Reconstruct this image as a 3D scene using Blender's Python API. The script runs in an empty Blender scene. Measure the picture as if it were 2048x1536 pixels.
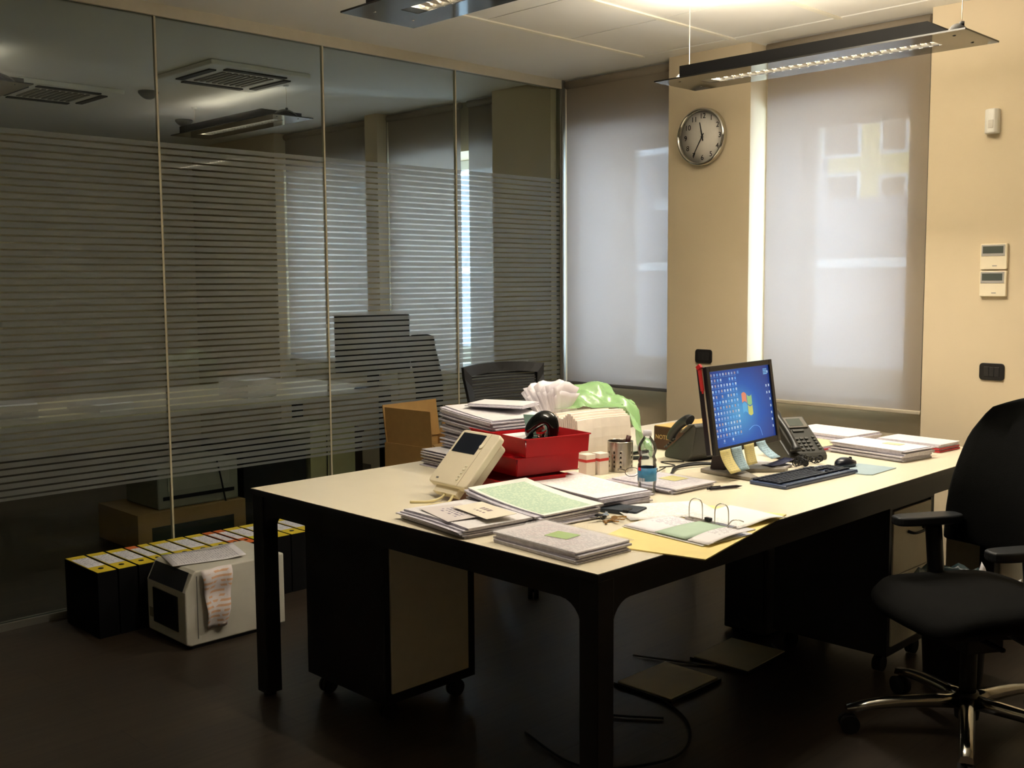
import bpy, bmesh, math, random
from mathutils import Vector, Matrix, Euler
C = bpy.context.scene.collection
SC = bpy.context.scene
PI = math.pi
def R(a): return math.radians(a)

# ------------------------------------------------------------------ camera
def cam_matrix(yaw, pitch, roll, pos):
    f = Vector((-math.sin(yaw)*math.cos(pitch), math.cos(yaw)*math.cos(pitch), -math.sin(pitch)))
    r = Vector((math.cos(yaw), math.sin(yaw), 0)); u = r.cross(f)
    r2 = r*math.cos(roll)+u*math.sin(roll); u2 = -r*math.sin(roll)+u*math.cos(roll)
    m = Matrix((r2, u2, -f)).transposed().to_4x4(); m.translation = Vector(pos); return m
cd = bpy.data.cameras.new('camera'); cam = bpy.data.objects.new('camera', cd); C.objects.link(cam)
cd.sensor_width = 36; cd.lens = 2124.6/2048*36; cd.clip_start = .05; cd.clip_end = 300
cam.matrix_world = cam_matrix(.7892, .0955, -.0067, (4.615, -5.047, 1.4488))
SC.camera = cam

# ------------------------------------------------------------------ world, exposure
w = bpy.data.worlds.new('sky'); SC.world = w; w.use_nodes = True
bg = w.node_tree.nodes['Background']; bg.inputs[0].default_value = (.62, .79, 1, 1); bg.inputs[1].default_value = 20
SC.view_settings.view_transform = 'Standard'; SC.view_settings.look = 'None'
SC.view_settings.gamma = 1; SC.view_settings.use_curve_mapping = False
SC.view_settings.exposure = 0.0
SC.cycles.use_denoising = True
SC.cycles.max_bounces = 8; SC.cycles.diffuse_bounces = 4; SC.cycles.transparent_max_bounces = 24
SC.cycles.sample_clamp_indirect = 0; SC.cycles.caustics_reflective = False; SC.cycles.caustics_refractive = False
LAMP_UP, LAMP_DOWN, LAMP_COL = 50, 40, (1, .90, .75)

# ------------------------------------------------------------------ materials
def lin(c):
    o = []
    for v in c[:3]:
        v /= 255.0; o.append(v/12.92 if v <= .04045 else ((v+.055)/1.055)**2.4)
    return (o[0], o[1], o[2], 1)
MATS = {}
def M(name, rgb, rough=.6, metal=0, var=.04, scale=18, bump=0, bscale=60, spec=.5, alpha=None, trans=0, ior=1.45, emit=0, coat=0):
    if name in MATS: return MATS[name]
    m = bpy.data.materials.new(name); m.use_nodes = True; nt = m.node_tree; b = nt.nodes['Principled BSDF']
    b.inputs['Roughness'].default_value = rough; b.inputs['Metallic'].default_value = metal
    b.inputs['Specular IOR Level'].default_value = spec; b.inputs['IOR'].default_value = ior
    b.inputs['Transmission Weight'].default_value = trans; b.inputs['Coat Weight'].default_value = coat
    if alpha is not None: b.inputs['Alpha'].default_value = alpha
    c = lin(rgb); b.inputs['Base Color'].default_value = c
    if emit: b.inputs['Emission Color'].default_value = c; b.inputs['Emission Strength'].default_value = emit
    if var or bump:
        tc = nt.nodes.new('ShaderNodeTexCoord'); n = nt.nodes.new('ShaderNodeTexNoise')
        n.inputs['Scale'].default_value = scale; n.inputs['Detail'].default_value = 4
        nt.links.new(tc.outputs['Object'], n.inputs['Vector'])
        mx = nt.nodes.new('ShaderNodeMix'); mx.data_type = 'RGBA'
        mx.inputs[6].default_value = tuple(v*(1-var*2) for v in c[:3])+(1,)
        mx.inputs[7].default_value = tuple(min(1, v*(1+var*2)) for v in c[:3])+(1,)
        nt.links.new(n.outputs[0], mx.inputs[0]); nt.links.new(mx.outputs[2], b.inputs['Base Color'])
        if bump:
            n2 = nt.nodes.new('ShaderNodeTexNoise'); n2.inputs['Scale'].default_value = bscale
            nt.links.new(tc.outputs['Object'], n2.inputs['Vector'])
            bp = nt.nodes.new('ShaderNodeBump'); bp.inputs['Strength'].default_value = bump; bp.inputs['Distance'].default_value = .003
            nt.links.new(n2.outputs[0], bp.inputs['Height']); nt.links.new(bp.outputs[0], b.inputs['Normal'])
    MATS[name] = m; return m
def ND(nt, t, **kw):
    n = nt.nodes.new(t)
    for k, v in kw.items(): setattr(n, k, v)
    return n
def math_node(nt, op, a, b=None, c=None):
    n = nt.nodes.new('ShaderNodeMath'); n.operation = op
    for i, v in enumerate((a, b, c)):
        if v is None: continue
        if isinstance(v, (int, float)): n.inputs[i].default_value = v
        else: nt.links.new(v, n.inputs[i])
    return n.outputs[0]

# printed paper: rows of grey words running along local X, stepping along local Y
def paper_mat(name, base=(230, 227, 227), ink=(120, 120, 135), pitch=.009, fill=.35, tint=None, margin=(.09, .13), strength=.75, axis='XY'):
    if name in MATS: return MATS[name]
    m = bpy.data.materials.new(name); m.use_nodes = True; nt = m.node_tree; b = nt.nodes['Principled BSDF']
    b.inputs['Roughness'].default_value = .75; L = nt.links.new
    tc = ND(nt, 'ShaderNodeTexCoord'); sp = ND(nt, 'ShaderNodeSeparateXYZ'); L(tc.outputs['Object'], sp.inputs[0])
    X, Y = sp.outputs[0], sp.outputs[1]
    if axis == 'YX': X, Y = Y, X
    if axis == 'XZ': Y = sp.outputs[2]
    row = math_node(nt, 'FRACT', math_node(nt, 'DIVIDE', Y, pitch)); band = math_node(nt, 'LESS_THAN', row, fill)
    rid = math_node(nt, 'FLOOR', math_node(nt, 'DIVIDE', Y, pitch))
    cb = ND(nt, 'ShaderNodeCombineXYZ'); L(math_node(nt, 'MULTIPLY', X, 90), cb.inputs[0]); L(math_node(nt, 'MULTIPLY', rid, 3.7), cb.inputs[1])
    nz = ND(nt, 'ShaderNodeTexNoise'); nz.inputs['Scale'].default_value = 1; nz.inputs['Detail'].default_value = 1; L(cb.outputs[0], nz.inputs['Vector'])
    word = math_node(nt, 'GREATER_THAN', nz.outputs[0], .47)
    inx = math_node(nt, 'LESS_THAN', math_node(nt, 'ABSOLUTE', X), margin[0]); iny = math_node(nt, 'LESS_THAN', math_node(nt, 'ABSOLUTE', Y), margin[1])
    k = math_node(nt, 'MULTIPLY', math_node(nt, 'MULTIPLY', band, word), math_node(nt, 'MULTIPLY', inx, iny))
    k = math_node(nt, 'MULTIPLY', k, strength)
    mx = ND(nt, 'ShaderNodeMix', data_type='RGBA'); mx.inputs[6].default_value = lin(base); mx.inputs[7].default_value = lin(ink); L(k, mx.inputs[0])
    out = mx.outputs[2]
    if tint:
        t = ND(nt, 'ShaderNodeMix', data_type='RGBA'); t.blend_type = 'MULTIPLY'; L(math_node(nt, 'MULTIPLY', inx, iny), t.inputs[0]); L(out, t.inputs[6]); t.inputs[7].default_value = lin(tint); out = t.outputs[2]
    L(out, b.inputs['Base Color']); MATS[name] = m; return m

paper = M('paper', (228, 225, 226), .8, var=.05, scale=40)
paper_edge = M('paper_edge', (206, 202, 212), .85, var=.16, scale=90)
printed = paper_mat('printed_paper')
metal_black = M('black_metal', (22, 22, 26), .42, var=.05, spec=.5)
black_plastic = M('black_plastic', (24, 25, 27), .45)
black_gloss = M('black_gloss', (14, 16, 16), .12, spec=.7)
dark_rubber = M('rubber', (18, 18, 18), .8)
chrome = M('chrome', (210, 208, 200), .16, 1, var=.02)
steel = M('brushed_steel', (176, 170, 160), .3, 1, var=.06, scale=60)
white_plastic = M('white_plastic', (232, 230, 222), .45, var=.02)
cream_plastic = M('cream_plastic', (240, 228, 200), .42, var=.02)
grey_plastic = M('grey_plastic', (120, 118, 112), .45)
white_paint = M('white_paint', (238, 236, 230), .6, var=.02)

# ------------------------------------------------------------------ mesh helpers
class MB:
    def __init__(s): s.bm = bmesh.new(); s.T = Matrix.Identity(4)
    def _v(s, p): return s.bm.verts.new(s.T @ Vector(p))
    def face(s, pts, mi=0):
        f = s.bm.faces.new([s._v(p) for p in pts]); f.material_index = mi; return f
    def box(s, x0, x1, y0, y1, z0, z1, mi=0, m=None):
        P = [(x0,y0,z0),(x1,y0,z0),(x1,y1,z0),(x0,y1,z0),(x0,y0,z1),(x1,y0,z1),(x1,y1,z1),(x0,y1,z1)]
        if m is not None: P = [m @ Vector(p) for p in P]
        v = [s._v(p) for p in P]
        for q in ((3,2,1,0),(4,5,6,7),(0,1,5,4),(1,2,6,5),(2,3,7,6),(3,0,4,7)):
            f = s.bm.faces.new([v[i] for i in q]); f.material_index = mi
        return s
    def cbox(s, cx, cy, cz, sx, sy, sz, rz=0, rx=0, ry=0, mi=0):
        m = Matrix.Translation((cx, cy, cz)) @ Euler((rx, ry, rz)).to_matrix().to_4x4()
        return s.box(-sx/2, sx/2, -sy/2, sy/2, -sz/2, sz/2, mi, m)
    def ring(s, c, a, b, r, n):
        return [s._v(Vector(c)+a*(math.cos(2*PI*i/n)*r)+b*(math.sin(2*PI*i/n)*r)) for i in range(n)]
    def cyl(s, p0, p1, r0, r1=None, n=20, mi=0, caps=True):
        r1 = r0 if r1 is None else r1; p0, p1 = Vector(p0), Vector(p1); d = (p1-p0).normalized()
        a = d.orthogonal().normalized(); b = d.cross(a)
        A, B = s.ring(p0, a, b, r0, n), s.ring(p1, a, b, r1, n)
        for i in range(n):
            f = s.bm.faces.new((A[i], A[(i+1)%n], B[(i+1)%n], B[i])); f.material_index = mi; f.smooth = True
        if caps:
            for L in (A[::-1], B): f = s.bm.faces.new(L); f.material_index = mi
        return s
    def tube(s, pts, r, n=8, mi=0, closed=False, flat=1.0):
        pts = [Vector(p) for p in pts]; k = len(pts); rings = []; prev = None
        for i, p in enumerate(pts):
            if closed: d = (pts[(i+1)%k]-pts[i-1]).normalized()
            else: d = (pts[min(i+1, k-1)]-pts[max(i-1, 0)]).normalized()
            a = d.orthogonal().normalized() if prev is None else (prev-d*prev.dot(d)).normalized()
            prev = a; b = d.cross(a); rr = r[i] if isinstance(r, (list, tuple)) else r
            rings.append([s._v(p+a*(math.cos(2*PI*j/n)*rr)+b*(math.sin(2*PI*j/n)*rr*flat)) for j in range(n)])
        for i in range(k if closed else k-1):
            A, B = rings[i], rings[(i+1)%k]
            for j in range(n):
                f = s.bm.faces.new((A[j], A[(j+1)%n], B[(j+1)%n], B[j])); f.material_index = mi; f.smooth = True
        if not closed:
            for L in (rings[0][::-1], rings[-1]): f = s.bm.faces.new(L); f.material_index = mi
        return s
    def lathe(s, prof, n=32, c=(0, 0), mi=0, mis=None):
        rings = []
        for r, z in prof: rings.append([s._v((c[0]+r*math.cos(2*PI*i/n), c[1]+r*math.sin(2*PI*i/n), z)) for i in range(n)] if r > 1e-6 else s._v((c[0], c[1], z)))
        for k in range(len(prof)-1):
            A, B = rings[k], rings[k+1]; m_ = mis[k] if mis else mi
            for i in range(n):
                j = (i+1) % n
                if isinstance(A, list) and isinstance(B, list): q = (A[i], A[j], B[j], B[i])
                elif isinstance(B, list): q = (A, B[j], B[i])
                elif isinstance(A, list): q = (A[i], A[j], B)
                else: continue
                f = s.bm.faces.new(q); f.material_index = m_; f.smooth = True
        return s
    def prism(s, pts, z0, z1, mi=0, top=None):
        A = [s._v((x, y, z0)) for x, y in pts]; B = [s._v((x, y, z1)) for x, y in pts]; n = len(pts)
        f = s.bm.faces.new(A[::-1]); f.material_index = mi
        f = s.bm.faces.new(B); f.material_index = mi if top is None else top
        for i in range(n):
            f = s.bm.faces.new((A[i], A[(i+1)%n], B[(i+1)%n], B[i])); f.material_index = mi
        return s
    def sheet(s, fn, nu, nv, t=.0006, mi=0, mtop=None, smooth=True):
        """a thin curved slab: fn(u,v) is its top, u,v in 0..1"""
        T = [[s._v(Vector(fn(i/nu, j/nv))+Vector((0, 0, t/2))) for j in range(nv+1)] for i in range(nu+1)]
        B = [[s._v(Vector(fn(i/nu, j/nv))-Vector((0, 0, t/2))) for j in range(nv+1)] for i in range(nu+1)]
        for i in range(nu):
            for j in range(nv):
                f = s.bm.faces.new((T[i][j], T[i+1][j], T[i+1][j+1], T[i][j+1])); f.material_index = mi if mtop is None else mtop; f.smooth = smooth
                f = s.bm.faces.new((B[i][j], B[i][j+1], B[i+1][j+1], B[i+1][j])); f.material_index = mi; f.smooth = smooth
        def side(a, b, c_, d): f = s.bm.faces.new((a, b, c_, d)); f.material_index = mi
        for i in range(nu):
            side(B[i][0], B[i+1][0], T[i+1][0], T[i][0]); side(T[i][nv], T[i+1][nv], B[i+1][nv], B[i][nv])
        for j in range(nv):
            side(T[0][j], T[0][j+1], B[0][j+1], B[0][j]); side(B[nu][j], B[nu][j+1], T[nu][j+1], T[nu][j])
        return s
    def build(s, name, mats, parent=None, bevel=0, seg=2, sub=0, solid=0, loc=None, rot=None, smooth=False):
        bmesh.ops.recalc_face_normals(s.bm, faces=s.bm.faces)
        me = bpy.data.meshes.new(name); s.bm.to_mesh(me); s.bm.free()
        for m in (mats if isinstance(mats, (list, tuple)) else [mats]): me.materials.append(m)
        if smooth:
            for p in me.polygons: p.use_smooth = True
        o = bpy.data.objects.new(name, me); C.objects.link(o)
        if parent is not None: o.parent = parent
        if loc: o.location = loc
        if rot: o.rotation_euler = rot
        if solid: md = o.modifiers.new('solid', 'SOLIDIFY'); md.thickness = solid; md.offset = 0
        if bevel:
            md = o.modifiers.new('bevel', 'BEVEL'); md.width = bevel; md.segments = seg; md.limit_method = 'ANGLE'; md.angle_limit = R(35)
        if sub: md = o.modifiers.new('sub', 'SUBSURF'); md.levels = sub; md.render_levels = sub
        return o
def tag(o, label=None, cat=None, group=None, kind=None):
    if label: o['label'] = label
    if cat: o['category'] = cat
    if group: o['group'] = group
    if kind: o['kind'] = kind
    return o
def thing(name, label, cat, loc=(0, 0, 0), rz=0, group=None, rot=None):
    o = bpy.data.objects.new(name, None); o.empty_display_size = .05; C.objects.link(o)
    o.location = loc; o.rotation_euler = rot if rot else (0, 0, rz)
    return tag(o, label, cat, group)
def copy_tree(o, parent=None):
    c = o.copy(); C.objects.link(c); c.parent = parent
    for ch in list(o.children):
        c2 = ch.copy(); C.objects.link(c2); c2.parent = c
        for g in list(ch.children):
            c3 = g.copy(); C.objects.link(c3); c3.parent = c2
    return c
def text(name, body, size, mat, parent, loc, rot, depth=.0006, align='CENTER'):
    cu = bpy.data.curves.new(name, 'FONT'); cu.body = body; cu.size = size; cu.extrude = depth; cu.align_x = align; cu.align_y = 'CENTER'
    to = bpy.data.objects.new(name, cu); C.objects.link(to)
    dg = bpy.context.evaluated_depsgraph_get(); me = bpy.data.meshes.new_from_object(to.evaluated_get(dg))
    bpy.data.objects.remove(to)
    me.materials.clear(); me.materials.append(mat)
    o = bpy.data.objects.new(name, me); C.objects.link(o); o.parent = parent; o.location = loc; o.rotation_euler = rot
    return o
def struct(o): o['kind'] = 'structure'; return o
def bez(p, n=16):
    """Catmull-Rom through points"""
    p = [Vector(q) for q in p]; out = []
    for i in range(len(p)-1):
        a, b, c_, d = p[max(i-1, 0)], p[i], p[i+1], p[min(i+2, len(p)-1)]
        for k in range(n):
            t = k/n; out.append(.5*((2*b)+(-a+c_)*t+(2*a-5*b+4*c_-d)*t*t+(-a+3*b-3*c_+d)*t**3))
    out.append(p[-1]); return out

# ================================================================== SETTING
F = -.08            # face of the window wall; blinds hang in shallow niches behind it
H = 2.705
XR, YF, XL, YFAR = 5.7, -6.6, -4.6, 0
wall_m = M('wall_paint', (218, 201, 170), .85, var=.015, scale=5, bump=.06, bscale=220)
ceil_m = M('ceiling_paint', (234, 230, 220), .9, var=.01, scale=8)
reveal_m = M('reveal_daylit', (236, 234, 228), .8, var=.01)  # whiter than the wall: strong daylight on the reveals put into the colour

def floor_mat():
    m = bpy.data.materials.new('wood_floor'); m.use_nodes = True; nt = m.node_tree; L = nt.links.new; b = nt.nodes['Principled BSDF']
    tc = ND(nt, 'ShaderNodeTexCoord'); mp = ND(nt, 'ShaderNodeMapping'); L(tc.outputs['Object'], mp.inputs[0]); mp.inputs['Rotation'].default_value = (0, 0, R(90))
    br = ND(nt, 'ShaderNodeTexBrick'); L(mp.outputs[0], br.inputs['Vector']); br.inputs['Scale'].default_value = 1
    br.inputs['Brick Width'].default_value = 1.2; br.inputs['Row Height'].default_value = .19; br.inputs['Mortar Size'].default_value = .0015
    br.inputs['Color1'].default_value = lin((64, 54, 43)); br.inputs['Color2'].default_value = lin((52, 44, 36)); br.inputs['Mortar'].default_value = lin((30, 24, 20)); br.offset = .37
    mp2 = ND(nt, 'ShaderNodeMapping'); L(tc.outputs['Object'], mp2.inputs[0]); mp2.inputs['Scale'].default_value = (30, 2.2, 1)
    nz = ND(nt, 'ShaderNodeTexNoise'); nz.inputs['Scale'].default_value = 1.6; nz.inputs['Detail'].default_value = 7; L(mp2.outputs[0], nz.inputs['Vector'])
    mx = ND(nt, 'ShaderNodeMix', data_type='RGBA'); mx.blend_type = 'MULTIPLY'; mx.inputs[0].default_value = .75
    cr = ND(nt, 'ShaderNodeValToRGB'); L(nz.outputs[0], cr.inputs[0]); cr.color_ramp.elements[0].color = (.45, .42, .4, 1); cr.color_ramp.elements[0].position = .3; cr.color_ramp.elements[1].position = .7
    L(br.outputs[0], mx.inputs[6]); L(cr.outputs[0], mx.inputs[7]); L(mx.outputs[2], b.inputs['Base Color'])
    b.inputs['Roughness'].default_value = .42; b.inputs['Specular IOR Level'].default_value = .35
    return m
o = MB().box(XL, XR, YF, .6, -.1, 0).build('floor', floor_mat()); struct(o)

# ceiling: a plain border with recessed 0.6 m panels carried on narrow runners
cb = MB(); cb.box(XL-.1, XR, YF, .6, H+.02, H+.12)
cb.box(XL, .79, YF, .1, H, H+.02); cb.box(.79, XR, -.215, .1, H, H+.02)
for i in range(9):
    for j in range(11):
        x0 = .80+i*.6; y0 = -.225-j*.6
        if x0 > XR-.1 or y0 < YF: continue
        x1 = min(x0+.592, XR); cb.box(x0, x1, y0-.592, y0, H+.003, H+.02)
o = cb.build('ceiling', ceil_m); struct(o)
runner = M('runner', (240, 234, 214), .5)
tb = MB()
for i in range(9):
    x = .795+i*.6
    if x < XR: tb.box(x-.013, x+.013, YF, -.2, H-.004, H+.004)
struct(tb.build('trim_1', runner))

# window wall (y = 0 side), both rooms share it
W1 = (.07, .86); W2 = (1.43, 2.235); WZ = (.83, 2.37); PB = .08   # openings; niche back face at y=PB
wb = MB(); YO = .62
def wall_with(openings, x0, x1):
    xs = x0
    for a, b_ in openings:
        wb.box(xs, a, PB, YO, 0, H+.02); wb.box(a, b_, PB, YO, 0, WZ[0]); wb.box(a, b_, PB, YO, WZ[1], H+.02); xs = b_
    wb.box(xs, x1, PB, YO, 0, H+.02)
OW = [(-3.15, -2.02), (-1.74, -.62)]
wall_with(OW+[W1, W2], XL, XR)
wb.box(.887, 1.425, F, PB, 0, H); wb.box(2.40, XR, F, PB, 0, H)
wb.box(-.56, -.03, F, PB, 0, H); wb.box(-1.95, -1.80, F, PB, 0, H); wb.box(XL, -3.2, F, PB, 0, H)
struct(wb.build('wall_back', wall_m))
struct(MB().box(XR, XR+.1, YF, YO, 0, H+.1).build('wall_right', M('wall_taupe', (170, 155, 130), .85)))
struct(MB().box(XL, XR, YF-.1, YF, 0, H+.1).build('wall_front', M('wall_light', (236, 228, 208), .85)))
struct(MB().box(XL-.1, XL, YF, YO, 0, H+.1).build('wall_left', wall_m))
struct(MB().box(-.015, .02, -.02, PB, 0, H).build('trim_2', wall_m))

# windows: frame and pane deep in the reveal
def thin_glass(name, tint=(.92, .95, .95), k=.6):
    m = bpy.data.materials.new(name); m.use_nodes = True; nt = m.node_tree; nt.nodes.remove(nt.nodes['Principled BSDF'])
    t = ND(nt, 'ShaderNodeBsdfTransparent'); t.inputs[0].default_value = (*tint, 1); g = ND(nt, 'ShaderNodeBsdfGlossy'); g.inputs['Roughness'].default_value = .02
    lw = ND(nt, 'ShaderNodeLayerWeight'); lw.inputs[0].default_value = .3; mx = ND(nt, 'ShaderNodeMixShader'); nt.links.new(math_node(nt, 'MULTIPLY', lw.outputs['Fresnel'], k), mx.inputs[0])
    nt.links.new(t.outputs[0], mx.inputs[1]); nt.links.new(g.outputs[0], mx.inputs[2]); nt.links.new(mx.outputs[0], nt.nodes['Material Output'].inputs[0]); return m
glass_clear = thin_glass('window_glass')
def window(n, x0, x1, fl, fr):
    y = .47
    m = MB(); z0, z1 = WZ
    m.box(x0, x0+fl, y, y+.06, z0, z1); m.box(x1-fr, x1, y, y+.06, z0, z1)
    m.box(x0+fl, x1-fr, y, y+.06, z0, z0+.13); m.box(x0+fl, x1-fr, y, y+.06, z1-.07, z1)
    r = m.build('window_%d' % n, white_paint, bevel=.004); struct(r)
    MB().box(x0+fl, x1-fr, y+.025, y+.031, z0+.13, z1-.07).build('pane', glass_clear, r)
    s = MB(); s.box(x0, x1, PB+.0, y, z0-.0, z0+.012); s.build('sill', reveal_m, r); MB().box(x0, x0+.004, PB, y, z0+.012, z1).build('reveal', reveal_m, r); MB().box(x1-.004, x1, PB, y, z0+.012, z1).build('reveal', reveal_m, r)
    MB().cbox(x0+fl-.02, y-.02, 1.55, .02, .03, .12).build('window_handle', white_plastic, r, bevel=.004)
    return r
window(1, W1[0], W1[1], .13, .10); window(2, W2[0], W2[1], .07, .06)
window(3, OW[1][0], OW[1][1], .08, .08); window(4, OW[0][0], OW[0][1], .08, .08)

# roller blinds
def blind_mat(name, col, transp=.155, tr=.60):
    m = bpy.data.materials.new(name); m.use_nodes = True; nt = m.node_tree; L = nt.links.new
    nt.nodes.remove(nt.nodes['Principled BSDF']); out = nt.nodes['Material Output']
    tc = ND(nt, 'ShaderNodeTexCoord'); nz = ND(nt, 'ShaderNodeTexNoise'); mp = ND(nt, 'ShaderNodeMapping'); mp.inputs['Scale'].default_value = (240, 1, 60)
    L(tc.outputs['Object'], mp.inputs[0]); L(mp.outputs[0], nz.inputs['Vector']); nz.inputs['Scale'].default_value = 1
    c0 = lin(col); mx = ND(nt, 'ShaderNodeMix', data_type='RGBA'); mx.inputs[6].default_value = tuple(v*.92 for v in c0[:3])+(1,); mx.inputs[7].default_value = c0; L(nz.outputs[0], mx.inputs[0])
    d = ND(nt, 'ShaderNodeBsdfDiffuse'); t = ND(nt, 'ShaderNodeBsdfTranslucent'); p = ND(nt, 'ShaderNodeBsdfTransparent')
    L(mx.outputs[2], d.inputs[0]); t.inputs[0].default_value = (.43, .372, .34, 1); p.inputs[0].default_value = (.95, .95, .95, 1)
    a = ND(nt, 'ShaderNodeMixShader'); a.inputs[0].default_value = tr; L(d.outputs[0], a.inputs[1]); L(t.outputs[0], a.inputs[2])
    b = ND(nt, 'ShaderNodeMixShader'); b.inputs[0].default_value = transp; L(a.outputs[0], b.inputs[1]); L(p.outputs[0], b.inputs[2])
    L(b.outputs[0], out.inputs[0]); return m
blind_m = blind_mat('blind_fabric', (222, 208, 184)); bar_m = M('blind_bar', (196, 184, 160), .5); bar_dark = M('blind_bar_grey', (110, 108, 106), .5)
def blind(x0, x1, zb, label, chain_side=1, bar=bar_m, chain=True, y=0):
    r = thing('roller_blind', label, 'blind', ((x0+x1)/2, y, zb), group=None)
    w2 = (x1-x0)/2; h = H-zb
    MB().box(-w2, w2, -.0006, .0006, .012, h-.05).build('fabric', blind_m, r)
    MB().box(-w2, w2, -.009, .009, -.006, .014).build('bottom_bar', bar, r, bevel=.004)
    MB().cyl((-w2, .0, h-.032), (w2, .0, h-.032), .024, n=20).build('roller_tube', blind_m, r)
    if chain:
        x = chain_side*(w2+.010); m = MB()
        m.tube([(x-.004, -.014, .02), (x-.004, -.014, h-.03)], .0016, 6); m.tube([(x+.006, -.014, .02), (x+.006, -.014, h-.03)], .0016, 6)
        m.tube([(x-.004, -.014, .02), (x+.001, -.014, .012), (x+.006, -.014, .02)], .0016, 6)
        m.build('chain', grey_plastic, r)
    return r
blind(.035, .868, .803, 'off-white roller blind beside the glass partition, lowered over the narrow left window', 1, bar_dark, chain=False)
blind(1.478, 2.362, .795, 'off-white roller blind lowered over the wide window, right of the wall clock')
blind(-1.79, -.985, .80, 'roller blind seen through the glass partition, left of the bright vertical gap', -1, y=.02)
blind(-.90, -.60, .80, 'narrow roller blind seen through the glass partition, right of the bright vertical gap', 1, chain=False, y=.02)
blind(-3.185, -1.965, .80, 'roller blind in the neighbouring room, farthest left behind the striped glass', 1, chain=False, y=.02)

# ------------------------------------------------------------------ glass partition
def glass_mat(name, stripes):
    m = bpy.data.materials.new(name); m.use_nodes = True; nt = m.node_tree; L = nt.links.new
    nt.nodes.remove(nt.nodes['Principled BSDF']); out = nt.nodes['Material Output']
    fr = ND(nt, 'ShaderNodeFresnel'); fr.inputs[0].default_value = 1.5
    tr = ND(nt, 'ShaderNodeBsdfTransparent'); tr.inputs[0].default_value = (.76, .82, .80, 1)
    gl = ND(nt, 'ShaderNodeBsdfGlossy'); gl.inputs['Roughness'].default_value = 0; gl.inputs[0].default_value = (.95, .97, .97, 1)
    mx = ND(nt, 'ShaderNodeMixShader'); L(tr.outputs[0], mx.inputs[1]); L(gl.outputs[0], mx.inputs[2])
    geo = ND(nt, 'ShaderNodeNewGeometry')
    # a plain dielectric reflection, the same from both sides of the thin pane
    lw = ND(nt, 'ShaderNodeLayerWeight'); lw.inputs[0].default_value = .22
    L(math_node(nt, 'MINIMUM', math_node(nt, 'MULTIPLY', lw.outputs['Fresnel'], .6), .9), mx.inputs[0])
    if not stripes: L(mx.outputs[0], out.inputs[0]); return m
    sp = ND(nt, 'ShaderNodeSeparateXYZ'); L(geo.outputs['Position'], sp.inputs[0]); Z = sp.outputs[2]
    band = math_node(nt, 'GREATER_THAN', math_node(nt, 'FRACT', math_node(nt, 'DIVIDE', Z, .0295)), .27)
    k = math_node(nt, 'MULTIPLY', band, math_node(nt, 'MULTIPLY', math_node(nt, 'GREATER_THAN', Z, .548), math_node(nt, 'LESS_THAN', Z, 2.10)))
    # frosted film: diffuses what falls on it from both sides, lets a blurred part through
    df = ND(nt, 'ShaderNodeBsdfDiffuse'); df.inputs[0].default_value = (.34, .35, .33, 1)
    tl = ND(nt, 'ShaderNodeBsdfTranslucent'); tl.inputs[0].default_value = (.62, .66, .64, 1)
    t2 = ND(nt, 'ShaderNodeBsdfTransparent'); t2.inputs[0].default_value = (.66, .70, .68, 1)
    a = ND(nt, 'ShaderNodeMixShader'); a.inputs[0].default_value = .55; L(df.outputs[0], a.inputs[1]); L(tl.outputs[0], a.inputs[2])
    b = ND(nt, 'ShaderNodeMixShader'); b.inputs[0].default_value = .34; L(a.outputs[0], b.inputs[1]); L(t2.outputs[0], b.inputs[2])
    c2 = ND(nt, 'ShaderNodeMixShader'); c2.inputs[0].default_value = .04; L(b.outputs[0], c2.inputs[1]); L(gl.outputs[0], c2.inputs[2])
    f = ND(nt, 'ShaderNodeMixShader'); L(k, f.inputs[0]); L(mx.outputs[0], f.inputs[1]); L(c2.outputs[0], f.inputs[2])
    L(f.outputs[0], out.inputs[0]); return m
g_stripe = glass_mat('striped_glass', True)
g_edge = M('glass_edge', (120, 150, 140), .2)
def back_glass():
    m = bpy.data.materials.new('pane_back'); m.use_nodes = True; nt = m.node_tree; nt.nodes.remove(nt.nodes['Principled BSDF'])
    t = ND(nt, 'ShaderNodeBsdfTransparent'); t.inputs[0].default_value = (.97, .98, .98, 1); nt.links.new(t.outputs[0], nt.nodes['Material Output'].inputs[0]); return m
g_back = back_glass()
part = bpy.data.objects.new('partition_wall', None); C.objects.link(part); part['kind'] = 'structure'; part.name = 'wall_partition'
ys = [-6.34, -5.43, -4.53, -3.625, -2.72, -1.815, -.907, -.025]; GT = 2.652
alu = M('aluminium', (150, 148, 140), .38, .6); strip_m = M('joint_strip', (196, 188, 160), .5)
for a, b_ in zip(ys[:-1], ys[1:]):
    m = MB(); m.box(-.012, 0, a+.004, b_-.004, .03, GT, 1)
    m.bm.faces.ensure_lookup_table()
    for f in m.bm.faces:
        n = f.normal if f.normal.length else None
        f.normal_update()
        if f.normal.x > .9: f.material_index = 0
        elif f.normal.x < -.9: f.material_index = 2
    m.build('glass_pane', [g_stripe, g_edge, g_back], part)
for y in ys[:-1]:
    MB().box(-.014, .003, y-.0045, y+.0045, .03, GT).build('joint_strip', strip_m, part)
MB().box(-.03, .018, YF, 0, 0, .03).build('bottom_rail', alu, part)
MB().box(-.03, .018, YF, 0, GT, H).build('top_rail', M('top_rail', (206, 198, 178), .5), part)
m = MB(); m.box(-.03, .022, -.03, F+.05+.032, 0, H); m.box(.005, .012, -.036, -.03, 0, H); m.build('corner_post', alu, part, bevel=.002)

# far wall of the other side, skirting
sk = M('skirting', (150, 140, 120), .5)
struct(MB().box(2.40, XR, F-.012, F, 0, .07).build('baseboard_right', sk)); struct(MB().box(.887, 1.425, F-.012, F, 0, .07).build('baseboard_back', sk))

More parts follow.
